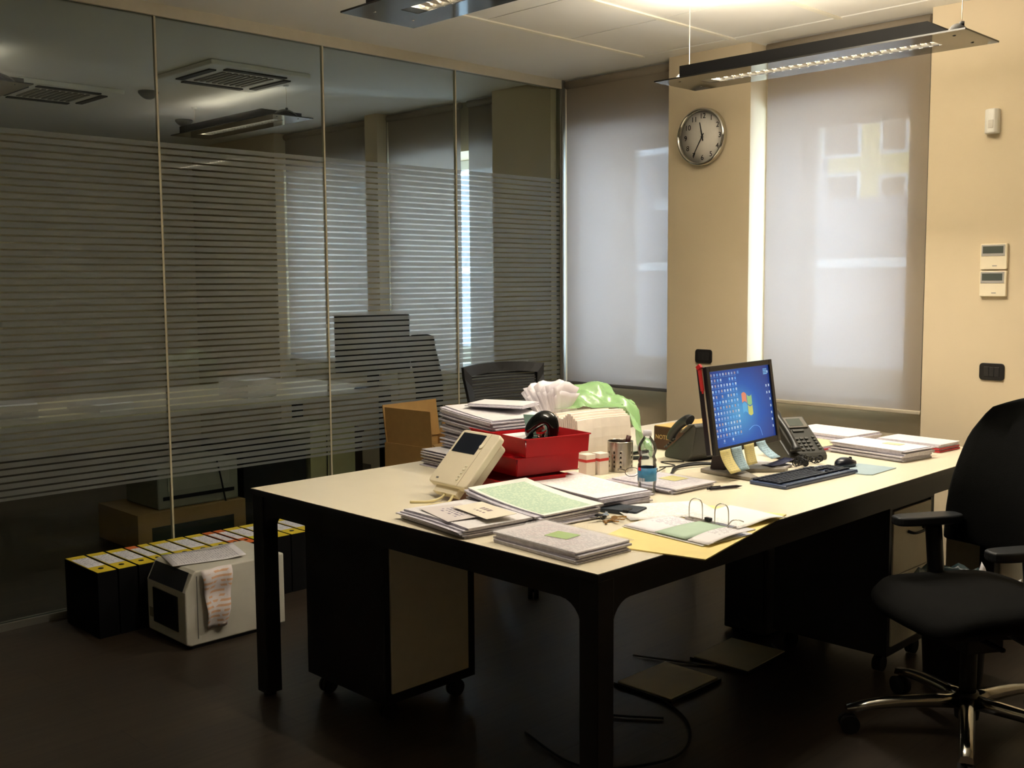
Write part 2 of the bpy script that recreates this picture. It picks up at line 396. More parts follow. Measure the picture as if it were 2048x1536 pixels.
# ================================================================== OUTSIDE
yb = M('yellow_render', (236, 214, 140), .9); gb = M('grey_render', (168, 168, 172), .9); ww = M('white_surround', (240, 240, 238), .8); dk = M('shutter', (120, 110, 100), .7)
bd = thing('apartment_building', 'yellow rendered building with white window surrounds, faint through the wide blind', 'building', (-20, 40, -9))
MB().box(-5, 12, 0, 8, 0, 24).build('wall', yb, bd)
MB().box(-5.2, 12.2, -.3, 8, 24, 24.5).build('roof_edge', ww, bd)
for (x, z, a, h_) in [(3.0, 16.1, .5, 1.3), (3.0, 13.6, .5, 1.3), (.5, 16.1, .8, 1.3), (.5, 14.0, .8, 1.1), (6, 16.1, .5, 1.3), (6, 13.6, .5, 1.3), (-2.6, 16.1, .5, 1.3), (-2.6, 13.6, .5, 1.3)]:
    f = MB().box(x-a-.16, x+a+.16, -.06, .02, z-.16, z+h_+.16).build('window_surround', ww, bd); MB().box(x-a, x+a, -.09, 0, z, z+h_).build('shutter', dk, f)
bg2 = thing('low_building', 'grey building with a pale rail, faint through the lower half of the blinds', 'building', (-8, 9, -9))
MB().box(-8.5, 9, 0, 4, 0, 11.6).build('wall', gb, bg2)
MB().box(-8.6, 9, -.1, .1, 10.62, 10.75).build('rail', ww, bg2)
bg3 = thing('distant_building', 'pale blue-grey building under the sky patch in the left window', 'building', (-22, 22, -9))
MB().box(-14, 9, 0, 5, 0, 14.4).build('wall', gb, bg3)
for i in range(4):
    MB().box(-2+i*2.6, -.9+i*2.6, -.08, .02, 11.2, 13).build('window_surround', ww, bg3)

# ================================================================== CEILING FITTINGS
lamp_black = M('lamp_black', (10, 10, 12), .06, spec=.9, ior=1.75, var=0)
lamp_body = M('lamp_body', (16, 16, 20), .35, var=0)
louvre_m = M('louvre', (150, 146, 136), .3, 1, var=0)
tube_on = M('lit_tube', (255, 236, 200), .5, emit=5, var=0)
cable_m = M('lamp_cable', (205, 190, 160), .5)
def pendant(label, x, y, z, L=1.33, W=.30, power=1.0, group=None, up=1.0, spread=122):
    r = thing('pendant_light', label, 'lamp', (x, y, z), group=group); l2, w2 = L/2, W/2
    bl = l2*.80; sx = l2*.76; sw = .036
    m = MB()   # plate with a slot for the louvre
    m.box(-l2, -sx, -w2, w2, 0, .006); m.box(sx, l2, -w2, w2, 0, .006)
    m.box(-sx, sx, -w2, -sw, 0, .006); m.box(-sx, sx, sw, w2, 0, .006)
    m.build('plate', lamp_black, r)
    m = MB()   # trough on top, open upwards
    m.box(-bl, bl, -w2, -w2+.006, .006, .05); m.box(-bl, bl, w2-.006, w2, .006, .05)
    m.box(-bl, -bl+.006, -w2+.006, w2-.006, .006, .05); m.box(bl-.006, bl, -w2+.006, w2-.006, .006, .05)
    m.face([(bl, -w2, .006), (bl+.07, -w2, .006), (bl, -w2, .05)]); m.build('housing', lamp_body, r)
    m = MB()
    for s in (-1, 1):
        m.face([(-sx, s*sw, .002), (sx, s*sw, .002), (sx, s*.022, .04), (-sx, s*.022, .04)])
    n = 26
    for i in range(n+1):
        X = -sx+2*sx*i/n; m.box(X-.001, X+.001, -sw, -.004, .003, .015); m.box(X-.001, X+.001, .004, sw, .003, .015)
        m.face([(X, -sw, .003), (X+.5*sx/n, 0, .016), (X, sw, .003)])
    m.box(-sx, -sx+.05, -sw, sw, .001, .006)
    m.build('louvre', louvre_m, r)
    MB().cyl((-sx, 0, .040), (sx, 0, .040), .005, n=12).build('tube', tube_on, r)
    for s in (-1, 1):
        X = s*(l2-.075)
        m = MB(); m.tube(bez([(X, -.085, .006), (X, -.05, .032), (X, 0, .045), (X, .05, .032), (X, .085, .006)], 6), .007, 8, flat=2.4)
        m.cyl((X, 0, .04), (X, 0, .062), .009, n=12); m.build('bracket', chrome if s < 0 else lamp_body, r)
        MB().cyl((X, 0, .06), (X, 0, H-z-.012), .0013, n=6).build('cable', cable_m, r)
        MB().cyl((X, 0, H-z-.012), (X, 0, H-z), .018, n=14).build('ceiling_cap', white_plastic, r)
    for nm, e, sz, zz, rx in (('uplight', LAMP_UP*.5, .05, .028, PI+R(36)), ('uplight', LAMP_UP*.5, .05, .028, PI-R(36)), ('downlight', LAMP_DOWN, .036, .031, 0)):
        ld = bpy.data.lights.new(nm, 'AREA'); ld.shape = 'RECTANGLE'; ld.size = 2*sx; ld.size_y = sz; ld.energy = e*power*(up if nm == 'uplight' else 1); ld.color = LAMP_COL
        ld.spread = R(170) if nm == 'downlight' else R(160)
        lo = bpy.data.objects.new(nm, ld); C.objects.link(lo); lo.parent = r; lo.location = (0, .05*(1 if rx > PI else -1) if nm == 'uplight' else 0, zz); lo.rotation_euler = (rx, 0, 0)
    return r
G = 'pendant office lights hanging from the ceilings'
pendant('black pendant light hanging in front of the wide window and the clock, louvre glowing', 2.40, -1.165, 2.30, group=G)
pendant('black pendant light at the top edge of the photo, nearest the camera', 2.45, -2.842, 2.30, power=.38, up=2.2, group=G)
pendant('pendant light hanging beyond the glass partition below a glowing patch of ceiling', -1.87, -1.2, 2.50, power=.15, up=.10, spread=170, group=G)
pendant('pendant light beyond the glass partition whose glow shows at the left edge', -1.87, -2.95, 2.50, power=.15, up=.10, spread=170, group=G)

def cassette(label, x, y, rz=0):
    r = thing('ceiling_air_conditioner', label, 'air conditioner', (x, y, H), rz, 'ceiling cassettes beyond the glass'); s = .33
    MB().box(-s, s, -s, s, -.03, 0).build('panel', white_plastic, r, bevel=.008)
    m = MB()
    for i in range(9): m.box(-.17, .17, -.17+i*.04, -.15+i*.04, -.036, -.03)
    m.build('grille', grey_plastic, r)
    for k in range(4):
        a = k*PI/2; m = MB(); m.cbox(.25*math.cos(a), .25*math.sin(a), -.034, .045, .4, .008, rz=a); m.build('air_slot', M('slot_dark', (40, 42, 40), .6), r)
    return r
cassette('square ceiling air conditioner beyond the glass, right of the first joint', -1.2, -1.62)
cassette('square ceiling air conditioner beyond the glass, near the left edge above the glow', -2.45, -2.2)
for lb, x, y in (('round smoke detector on the ceiling beyond the glass, left of the first joint', -2.08, -1.73), ('round smoke detector on the ceiling beyond the glass, above the hanging lamp', -3.05, -.97)):
    r = thing('smoke_detector', lb, 'smoke detector', (x, y, H)); MB().lathe([(0, -.045), (.03, -.045), (.05, -.03), (.065, -.012), (.065, 0), (0, 0)], 24).build('housing', M('detector', (90, 88, 80), .5), r)
    MB().lathe([(0, -.05), (.018, -.05), (.02, -.045), (0, -.045)], 16).build('sensor', grey_plastic, r)

# ================================================================== WALL FITTINGS
ck = thing('wall_clock', 'round chrome-rimmed wall clock reading twenty-five to twelve, on the pillar between the windows', 'clock', (1.128, F, 2.240), rot=(PI/2, 0, 0))
MB().lathe([(.150, 0), (.158, .012), (.156, .034), (.150, .042), (.143, .040), (.141, .022), (.140, .014)], 64).build('rim', chrome, ck)
MB().lathe([(0, .012), (.141, .012), (.141, .002), (0, .002)], 64).build('dial', M('dial', (236, 230, 220), .7), ck)
num_m = M('numeral', (16, 10, 12), .7, var=0, spec=.1)
for k in range(1, 13):
    a = PI/2-k*PI/6; text('numeral', str(k), .040, num_m, ck, (.113*math.cos(a), .113*math.sin(a), .013), (0, 0, 0), .0004)
def hand(nm, ang, L, w_, z):
    m = MB(); m.prism([(-w_, -.022), (w_, -.022), (w_*1.1, L*.3), (w_*.7, L), (-w_*.7, L), (-w_*1.1, L*.3)], z, z+.0012); m.build(nm, black_plastic, ck, rot=(0, 0, -ang))
hand('hour_hand', R(-12), .082, .0034, .016); hand('minute_hand', R(210), .118, .0028, .019)
MB().lathe([(0, .015), (.007, .015), (.006, .022), (0, .022)], 16).build('spindle', black_plastic, ck)

def rounded(w_, h, r, n=5):
    p = []
    for cx, cy, a0 in ((w_/2-r, h/2-r, 0), (-w_/2+r, h/2-r, 90), (-w_/2+r, -h/2+r, 180), (w_/2-r, -h/2+r, 270)):
        for i in range(n+1): a = R(a0+90*i/n); p.append((cx+r*math.cos(a), cy+r*math.sin(a)))
    return p
def plate(name, label, cat, x, z, w_=.112, h=.078, modules=3):
    r = thing(name, label, cat, (x, F, z), rot=(PI/2, 0, 0))
    MB().prism(rounded(w_, h, .016), 0, .008).build('cover', M('plate_black', (32, 30, 30), .35), r, bevel=.002)
    for i in range(modules):
        MB().box(-.034+i*.0235, -.0125+i*.0235, -.022, .022, .008, .0105).build('module', M('module_black', (44, 42, 42), .3), r, bevel=.001)
    return r
plate('wall_socket', 'black three-module socket plate on the pillar, just above the monitor', 'socket', 1.145, 1.027)
plate('light_switch', 'black switch plate on the wall right of the wide window, below the two thermostats', 'switch', 2.727, 1.027)
plate('wall_socket', 'black wall plate cut off by the right edge of the photo', 'socket', 2.925, 1.035)
def thermostat(label, z):
    r = thing('thermostat', label, 'thermostat', (2.722, F, z), rot=(PI/2, 0, 0), group='thermostats on the wall')
    MB().prism(rounded(.118, .116, .006), 0, .02).build('case', cream_plastic, r, bevel=.003)
    MB().box(-.054, .050, .002, .053, .02, .0225).build('bezel', M('silver_bezel', (176, 172, 166), .4), r, bevel=.002)
    MB().box(-.047, .043, .014, .046, .0225, .0235).build('display', M('lcd', (84, 90, 84), .25), r)
    MB().box(-.004, .016, -.044, -.040, .02, .0208).build('maker_mark', M('faint_grey', (150, 146, 140), .6), r)
thermostat('upper of the two cream thermostats stacked on the right wall', 1.550)
thermostat('lower of the two cream thermostats stacked on the right wall', 1.428)
r = thing('motion_sensor', 'small white motion sensor high on the wall right of the wide window', 'sensor', (2.695, F, 2.15))
m = MB(); m.bm.free(); m.bm = bmesh.new()
v = [(-.03, 0), (-.03, -.028), (-.012, -.045), (.018, -.045), (.03, -.030), (.03, 0)]
m.prism(v, -.052, .056); m.build('case', white_plastic, r, bevel=.005)
MB().box(-.008, .014, -.0475, -.044, -.03, .006).build('lens', M('sensor_lens', (205, 200, 190), .3), r, bevel=.001)

# ================================================================== DESK
DX0, DX1, DY0, DY1, DZ = 1.375, 2.968, -3.122, -.54, .74
lam = M('desk_laminate', (236, 226, 200), .27, var=.01, spec=.35)
dk_ = thing('desk', 'large cream-topped office desk on a black steel frame, covered with papers', 'desk', (0, 0, 0))
MB().box(DX0, DX1, DY0, DY1, DZ-.020, DZ-.0015).build('edge_core', M('desk_edge', (30, 28, 36), .4), dk_)
MB().box(DX0+.002, DX1-.002, DY0+.002, DY1-.002, DZ-.0015, DZ).build('desk_top', lam, dk_)
lw_ = .062
for x in (DX0+.004, DX1-.004-lw_):
    for y in (DY0+.004, DY1-.004-lw_):
        MB().box(x, x+lw_, y, y+lw_, .012, DZ-.020).build('leg', metal_black, dk_, bevel=.003)
        MB().cyl((x+lw_/2, y+lw_/2, 0), (x+lw_/2, y+lw_/2, .012), .022).build('foot', dark_rubber, dk_)
def rail(x0, x1, y0, y1, ax):
    m = MB(); m.box(x0, x1, y0, y1, DZ-.085, DZ-.020)
    for s in (0, 1):                               # rounded gussets at the ends
        P = []; rr = .07
        for i in range(7):
            a = PI/2*i/6; P.append((rr*(1-math.sin(a)), rr*(1-math.cos(a))))
        base = [(0, 0)]+P
        for k in range(1, len(base)-1):
            tri = [base[0], base[k], base[k+1]]
            for w0 in (0,):
                def pt(q, t):
                    if ax == 'x': return ((x0+q[0]) if s == 0 else (x1-q[0]), y0+t*(y1-y0), DZ-.085-q[1])
                    return (x0+t*(x1-x0), (y0+q[0]) if s == 0 else (y1-q[0]), DZ-.085-q[1])
                A = [m._v(pt(q, 0)) for q in tri]; B = [m._v(pt(q, 1)) for q in tri]
                m.bm.faces.new(A); m.bm.faces.new(B[::-1])
                for i in range(3): m.bm.faces.new((A[i], A[(i+1) % 3], B[(i+1) % 3], B[i]))
    return m
a, b_ = DX0+.004, DX1-.004
for y in (DY0+.012, DY1-.057): rail(a+lw_, b_-lw_, y, y+.045, 'x').build('frame_rail', metal_black, dk_)
for x in (a+.006, b_-.051): rail(x, x+.045, DY0+.004+lw_, DY1-.004-lw_, 'y').build('frame_rail', metal_black, dk_)
MB().box(a+lw_, b_-lw_, -1.86, -1.80, DZ-.075, DZ-.020).build('cross_beam', metal_black, dk_)

# mobile pedestals
front_beige = M('pedestal_front', (238, 230, 208), .5)
def pedestal(label, loc, wx, wy, h, drawers, rz=0, handle=True):
    r = thing('mobile_pedestal', label, 'drawer unit', loc, rz, 'mobile pedestals under the desk'); z0 = .075
    m = MB(); m.box(0, wx-.012, 0, wy, z0, h); m.box(wx-.012, wx, 0, wy, h-.02, h); m.box(wx-.012, wx, 0, wy, z0, z0+.03)
    m.box(wx-.012, wx, 0, .022, z0+.03, h-.02); m.box(wx-.012, wx, wy-.030, wy, z0+.03, h-.02)
    m.build('carcass', metal_black, r, bevel=.001)
    zz = z0+.034; tot = h-.024-zz; k = len(drawers)
    for i, d in enumerate(drawers):
        hh = tot*d-.004
        f = MB().box(wx-.010, wx+.004, .025, wy-.033, zz, zz+hh).build('drawer' if k > 1 else 'back_panel', front_beige, r, bevel=.0015)
        if handle and k > 1:
            c0 = zz+hh*.62; m = MB(); m.tube(bez([(wx+.004, wy*.38, c0), (wx+.022, wy*.42, c0-.006), (wx+.026, wy*.55, c0-.008), (wx+.022, wy*.68, c0-.006), (wx+.004, wy*.72, c0)], 4), .005, 8, flat=1.5); m.build('handle', black_plastic, f)
        zz += tot*d
    for cx in (.05, wx-.05):
        for cy in (.05, wy-.05):
            m = MB(); m.cyl((cx-.016, cy, .031), (cx-.003, cy, .031), .030, n=18); m.cyl((cx+.003, cy, .031), (cx+.016, cy, .031), .030, n=18)
            m.cyl((cx, cy, .03), (cx, cy, z0), .01); m.build('castor', dark_rubber, r)
    return r
pedestal('black mobile pedestal with a plain beige panel, under the near left end of the desk', (1.50, -2.985, 0), .445, .395, .62, [1], handle=False)
pedestal('beige-fronted drawer pedestal with dark handles, under the far right end of the desk', (2.43, -1.43, 0), .47, .37, .64, [.24, .28, .48])
# low cabinet by the window, beyond the desk
cbn = thing('cabinet', 'cream low cabinet standing against the window wall behind the right end of the desk', 'cabinet', (2.72, -.50, 0))
MB().box(0, .9, 0, .36, 0, .68).build('body', M('cabinet_cream', (226, 216, 190), .5), cbn, bevel=.002)
MB().box(.005, .895, -.018, 0, .05, .66).build('door', M('cabinet_cream', (226, 216, 190), .5), cbn, bevel=.002)
m = MB(); m.cyl((.03, -.022, .6), (.03, -.018, .6), .006, n=10); m.cyl((.03, -.022, .16), (.03, -.018, .16), .006, n=10); m.build('screw_cap', M('cap_brown', (110, 90, 60), .6), cbn)

# pc tower under the desk
pc = thing('computer_tower', 'black computer tower on the floor in the dark under the desk', 'computer', (2.16, -1.37, 0))
MB().box(0, .20, 0, .42, .01, .43).build('case', M('tower_case', (16, 16, 18), .5), pc, bevel=.006)
MB().box(.01, .19, -.008, 0, .02, .42).build('front_panel', black_plastic, pc, bevel=.003)
MB().cyl((.1, -.010, .36), (.1, -.008, .36), .008).build('power_button', M('power_light', (220, 230, 240), .4, emit=.6, var=0), pc)
for x in (.02, .16): MB().box(x, x+.02, .03, .39, 0, .01).build('foot', dark_rubber, pc)
fb_m = M('floor_plate', (226, 214, 180), .55)
for lb, x, y, rz in (('beige floor outlet cover on the dark floor under the desk, nearer one', 2.365, -2.03, 0), ('beige floor outlet cover on the dark floor under the desk, farther one by the tower', 2.40, -1.62, .05)):
    r = thing('floor_outlet_cover', lb, 'floor cover', (x, y, 0), rz, 'floor outlet covers'); MB().box(-.128, .128, -.15, .15, .0, .012).build('frame', metal_black, r)
    MB().box(-.118, .118, -.14, .14, .012, .016).build('lid', fb_m, r, bevel=.001)
# cables on the floor
for lb, pts in (('black cable looping over the floor behind the near desk leg', [(2.55, -2.3, .006), (2.35, -2.42, .006), (2.2, -2.3, .006), (2.3, -2.15, .006), (2.6, -2.25, .006), (2.75, -2.5, .006), (2.6, -2.75, .006), (2.3, -2.7, .006)]),
                ('thin pale cable on the floor beside the computer tower', [(2.42, -1.42, .006), (2.5, -1.52, .006), (2.42, -1.75, .006), (2.1, -1.9, .006)])):
    tag(MB().tube(bez(pts, 10), .004, 6).build('cable', grey_plastic if 'pale' in lb else dark_rubber), lb, 'cable')
# waste bin
wbn = thing('waste_bin', 'black waste bin lined with a dark plastic bag, beside the drawer pedestal', 'bin', (3.085, -1.29, 0))
MB().lathe([(0, .0), (.095, .0), (.125, .37), (.12, .37), (.1, .01), (0, .01)], 32).build('bin', black_plastic, wbn)
random.seed(5); m = MB(); P = []
for k, (rr, z) in enumerate([(.108, .29), (.118, .375), (.132, .392), (.140, .37), (.136, .32)]):
    P.append([m._v(((rr+random.uniform(-.008, .008))*math.cos(2*PI*i/36), (rr+random.uniform(-.008, .008))*math.sin(2*PI*i/36), z+random.uniform(-.012, .014))) for i in range(36)])
for k in range(4):
    for i in range(36): m.bm.faces.new((P[k][i], P[k][(i+1) % 36], P[k+1][(i+1) % 36], P[k+1][i]))
m.build('liner', M('bin_bag', (40, 62, 66), .3, spec=.7), wbn, smooth=True, solid=.0008)
m = MB(); random.seed(2)
m.sheet(lambda u, v: ((u-.5)*.14, (v-.5)*.11, .30+.04*math.sin(5*u+2)+.03*math.cos(7*v)), 8, 8)
tag(m.build('crumpled_paper', paper, loc=(3.11, -1.24, .075), rot=(.2, .3, .4)), 'crumpled white paper poking out of the waste bin', 'paper')

# ================================================================== CHAIRS
mesh_m = M('mesh_back', (20, 20, 22), .8)
def mesh_fabric():
    m = bpy.data.materials.new('mesh_fabric'); m.use_nodes = True; nt = m.node_tree; L = nt.links.new; b = nt.nodes['Principled BSDF']
    b.inputs['Base Color'].default_value = lin((24, 24, 26)); b.inputs['Roughness'].default_value = .8
    tc = ND(nt, 'ShaderNodeTexCoord'); sp = ND(nt, 'ShaderNodeSeparateXYZ'); L(tc.outputs['Object'], sp.inputs[0])
    s1 = math_node(nt, 'GREATER_THAN', math_node(nt, 'FRACT', math_node(nt, 'DIVIDE', sp.outputs[2], .0135)), .34)
    L(math_node(nt, 'MAXIMUM', s1, .25), b.inputs['Alpha']); return m
mesh_open = mesh_fabric()
fabric_black = M('seat_fabric', (15, 15, 14), .95, spec=.15, bump=.3, bscale=400, var=.1)
def back_fn(wb_, wt, z0, z1, lean, wrap, crown=.03):
    def f(u, v):
        z = z0+(z1-z0)*v; w_ = (wb_+(wt-wb_)*v); s = (u-.5)*2
        w_ *= 1-.28*max(0, (v-.72)/.28)**2.2 if crown > .04 else 1
        x = s*w_/2; y = lean*(z-z0)-.03*math.sin(PI*min(v*1.15, 1))-wrap*s*s+.0
        return (x, y, z+crown*(1-s*s)*v)
    return f
def office_chair(label, loc, rz, fn, seat_z=.47, open_mesh=False, base=chrome, base_rot=0, arms=True, arm_z=.68, arm_w=.27):
    """local: faces -Y, back at +Y"""
    r = thing('office_chair', label, 'chair', loc, rz)
    m = MB(); N = 14; G = []
    for k, (dz, sc) in enumerate([(-.055, .86), (-.03, .98), (-.005, 1), (.012, .94), (.016, .7), (.010, .0)]):
        ring = []
        for i in range(40):
            a = 2*PI*i/40; c_, s_ = math.cos(a), math.sin(a); e = .42
            x = .255*sc*math.copysign(abs(c_)**e, c_); y = .245*sc*math.copysign(abs(s_)**e, s_)
            zz = seat_z+dz-(.05*max(0, (-y-.12)/.125)**2)
            ring.append(m._v((x, y, zz)))
        G.append(ring)
    for k in range(len(G)-1):
        for i in range(40): m.bm.faces.new((G[k][i], G[k][(i+1) % 40], G[k+1][(i+1) % 40], G[k+1][i]))
    m.bm.faces.new(G[0][::-1]); bmesh.ops.remove_doubles(m.bm, verts=m.bm.verts, dist=1e-5)
    m.build('seat', fabric_black, r, smooth=True)
    m = MB(); m.prism([(-.10, -.12), (.10, -.12), (.13, .16), (-.13, .16)], seat_z-.11, seat_z-.055); m.prism([(-.06, -.05), (.06, -.05), (.06, .08), (-.06, .08)], seat_z-.17, seat_z-.11)
    m.box(.05, .19, -.03, -.012, seat_z-.12, seat_z-.105)
    m.build('mechanism', black_plastic, r, bevel=.006)
    MB().cyl((0, 0, .12), (0, 0, seat_z-.14), .026).build('gas_lift', black_plastic, r)
    MB().lathe([(0, .06), (.036, .06), (.040, .10), (.034, .145), (0, .145)], 24).build('hub', black_plastic, r)
    m = MB()
    for k in range(5):
        a = base_rot+k*2*PI/5; d = Vector((math.cos(a), math.sin(a), 0)); nrm = Vector((-d.y, d.x, 0))
        lg = MB(); sec = []
        for t in (0, .2, .4, .6, .8, 1):
            p = d*(.03+.345*t); w_ = .026-.006*t; z = .118-.010*t-.03*t**3; hgt = .040-.018*t
            sec.append([lg._v(p+nrm*(w_*sx)+Vector((0, 0, z+hz*hgt/2))) for sx, hz in ((-1, -1), (-.75, .7), (0, 1), (.75, .7), (1, -1))])
        for i in range(5):
            for j in range(5):
                f = lg.bm.faces.new((sec[i][j], sec[i][(j+1) % 5], sec[i+1][(j+1) % 5], sec[i+1][j])); f.smooth = True
        lg.bm.faces.new(sec[0]); lg.bm.faces.new(sec[-1][::-1])
        lo = lg.build('leg', base, r)
        cs = MB(); p = d*.365
        for s in (-1, 1): cs.cyl(p+nrm*(.004*s)+Vector((0, 0, .030)), p+nrm*(.024*s)+Vector((0, 0, .030)), .030, n=22)
        cs.cyl((p.x, p.y, .03), (p.x, p.y, .075), .008, n=10); cs.build('castor', dark_rubber, lo)
    # backrest
    NU, NV = 12, 16
    m = MB(); gr = [[Vector(fn(i/NU, j/NV)) for j in range(NV+1)] for i in range(NU+1)]
    if open_mesh:
        m = MB()
        V = [[m._v(gr[i][j]) for j in range(NV+1)] for i in range(NU+1)]
        for i in range(1, NU-1):
            for j in range(1, NV-1):
                f = m.bm.faces.new((V[i][j], V[i+1][j], V[i+1][j+1], V[i][j+1])); f.smooth = True
        for vv in [x for x in m.bm.verts if not x.link_faces]: m.bm.verts.remove(vv)
        m.build('mesh_panel', mesh_open, r)
        m = MB()
        edge = [gr[i][0] for i in range(NU+1)]+[gr[NU][j] for j in range(1, NV+1)]+[gr[i][NV] for i in range(NU-1, -1, -1)]+[gr[0][j] for j in range(NV-1, 0, -1)]
        cen = (gr[0][0]+gr[NU][NV]+gr[0][NV]+gr[NU][0])/4; n_ = len(edge); A = []
        for k, p in enumerate(edge):
            inward = (cen-p); inward.y = 0; q = p+Vector((math.copysign(min(abs(inward.x), .045), inward.x), 0, math.copysign(min(abs(inward.z), .045), inward.z)))
            A.append([m._v(p+Vector((0, -.01, 0))), m._v(q+Vector((0, -.012, 0))), m._v(q+Vector((0, .012, 0))), m._v(p+Vector((0, .012, 0)))])
        for k in range(n_):
            B = A[(k+1) % n_]
            for j in range(4): m.bm.faces.new((A[k][j], A[k][(j+1) % 4], B[(j+1) % 4], B[j]))
        m.build('back_frame', black_plastic, r, bevel=.004)
    else:
        T = [[m._v(gr[i][j]+Vector((0, -.018-.012*math.sin(PI*i/NU), 0))) for j in range(NV+1)] for i in range(NU+1)]
        B = [[m._v(gr[i][j]+Vector((0, .022, 0))) for j in range(NV+1)] for i in range(NU+1)]
        for i in range(NU):
            for j in range(NV):
                m.bm.faces.new((T[i][j], T[i+1][j], T[i+1][j+1], T[i][j+1])); m.bm.faces.new((B[i][j], B[i][j+1], B[i+1][j+1], B[i+1][j]))
        for i in range(NU): m.bm.faces.new((B[i][0], B[i+1][0], T[i+1][0], T[i][0])); m.bm.faces.new((T[i][NV], T[i+1][NV], B[i+1][NV], B[i][NV]))
        for j in range(NV): m.bm.faces.new((T[0][j], T[0][j+1], B[0][j+1], B[0][j])); m.bm.faces.new((B[NU][j], B[NU][j+1], T[NU][j+1], T[NU][j]))
        m.build('backrest', fabric_black, r, smooth=True, bevel=.012)
    b0 = Vector(fn(.5, .12)); m = MB(); m.tube(bez([(0, .12, seat_z-.08), (0, .24, seat_z-.07), (b0.x, b0.y+.05, b0.z-.05), (b0.x, b0.y+.03, b0.z+.14)], 6), .022, 10, flat=1.8); m.build('back_stem', black_plastic, r)
    if arms:
        for s in (-1, 1):
            m = MB(); x = s*arm_w
            m.tube(bez([(s*.12, .05, seat_z-.075), (s*.25, .05, seat_z-.07), (x+s*.012, .045, seat_z+.03), (x+s*.01, .03, arm_z-.03)], 8), [.022]*12+[.027]*13, 12, flat=1.5)
            ar = m.build('arm_post', black_plastic, r)
            pts = []
            for i in range(28):
                a = 2*PI*i/28; c_, s_ = math.cos(a), math.sin(a)
                pts.append((x+.043*math.copysign(abs(c_)**.6, c_), .0+.125*math.copysign(abs(s_)**.6, s_)))
            MB().prism(pts, arm_z-.03, arm_z).build('armrest', M('arm_pad', (30, 32, 34), .42, spec=.5), r, bevel=.008, seg=3)
    return r
office_chair('black office chair with chrome star base and armrests, in the right foreground', (3.31, -1.72, 0), R(-32),
             back_fn(.50, .44, .60, 1.06, .20, -.055, .045) if False else (lambda f: (lambda u, v: (f(u, v)[0], f(u, v)[1]+.205, f(u, v)[2])))(back_fn(.62, .52, .56, 1.03, .18, .08, .05)),
             base_rot=R(4+32), arms=True, arm_z=.665, arm_w=.238, seat_z=.455)
office_chair('black mesh-backed office chair between the desk and the glass partition', (1.03, -1.36, 0), R(82),
             (lambda f: (lambda u, v: (f(u, v)[0], f(u, v)[1]+.23, f(u, v)[2])))(back_fn(.44, .50, .60, 1.035, .06, .035, .015)),
             open_mesh=True, base=black_plastic, base_rot=.3, arms=False)

# ================================================================== FLOOR ITEMS BY THE PARTITION
yel = M('binder_yellow', (222, 196, 44), .6); orn = M('binder_orange', (206, 104, 40), .6); lime = M('binder_lime', (214, 208, 30), .6)
blk_card = M('binder_black', (12, 12, 13), .8, var=.1, spec=.12)
lab_white = paper_mat('binder_label', (226, 224, 232), (150, 150, 165), .012, .4, margin=(.2, .2), axis='XY')
sp_list = [(-3.262, .09, yel, yel), (-3.172, .087, yel, yel), (-3.085, .086, yel, yel), (-2.999, .058, orn, yel), (-2.941, .056, yel, lime), (-2.885, .088, yel, yel), (-2.797, .089, yel, yel),
           (-2.708, .088, yel, yel), (-2.620, .056, orn, orn), (-2.564, .056, orn, orn), (-2.508, .086, yel, lime), (-2.422, .088, yel, yel), (-2.334, .088, yel, yel), (-2.246, .088, yel, yel), (-2.158, .088, yel, yel), (-2.07, .088, yel, yel)]
BL = ['first binder in the floor row, at the left end', 'second wide yellow binder from the left end of the floor row', 'third wide yellow binder, left of the first orange one', 'narrow binder with an orange top corner, fourth in the row',
      'narrow yellow binder with a brighter yellow lower end, fifth in the row', 'wide yellow binder just right of the first narrow pair', 'wide yellow binder, seventh in the row behind the grey printer', 'wide yellow binder just left of the two orange ones',
      'left one of the two narrow orange-ended binders', 'right one of the two narrow orange-ended binders', 'wide binder with a bright lime lower end, right of the orange pair', 'wide yellow binder partly behind the near left desk leg',
      'wide yellow binder showing just right of the near left desk leg', 'yellow binder in the row seen between the desk leg and the pedestal', 'last yellow binder visible before the black pedestal', None]
for (y0, wd, c1, c2), lb in zip(sp_list, BL):
    if not lb: continue
    r = thing('ring_binder', lb, 'binder', (.075, y0, 0), 0, 'ring binders in a row on the floor'); wd -= .006; h = .276
    MB().box(0, .33, 0, wd, 0, h).build('cover', blk_card, r, bevel=.002)
    MB().box(.004, .326, .003, wd-.003, h, h+.0012).build('spine', c2, r)
    MB().box(.004, .075, .003, wd-.003, h+.0012, h+.0018).build('spine_cap', c1, r)
    MB().box(.055, .225, .006, wd-.006, h+.0018, h+.0024).build('spine_label', lab_white, r)
    MB().cyl((.268, wd/2, h+.0012), (.268, wd/2, h+.0030), .011 if wd > .07 else .008, n=16).build('finger_hole', black_plastic, r)

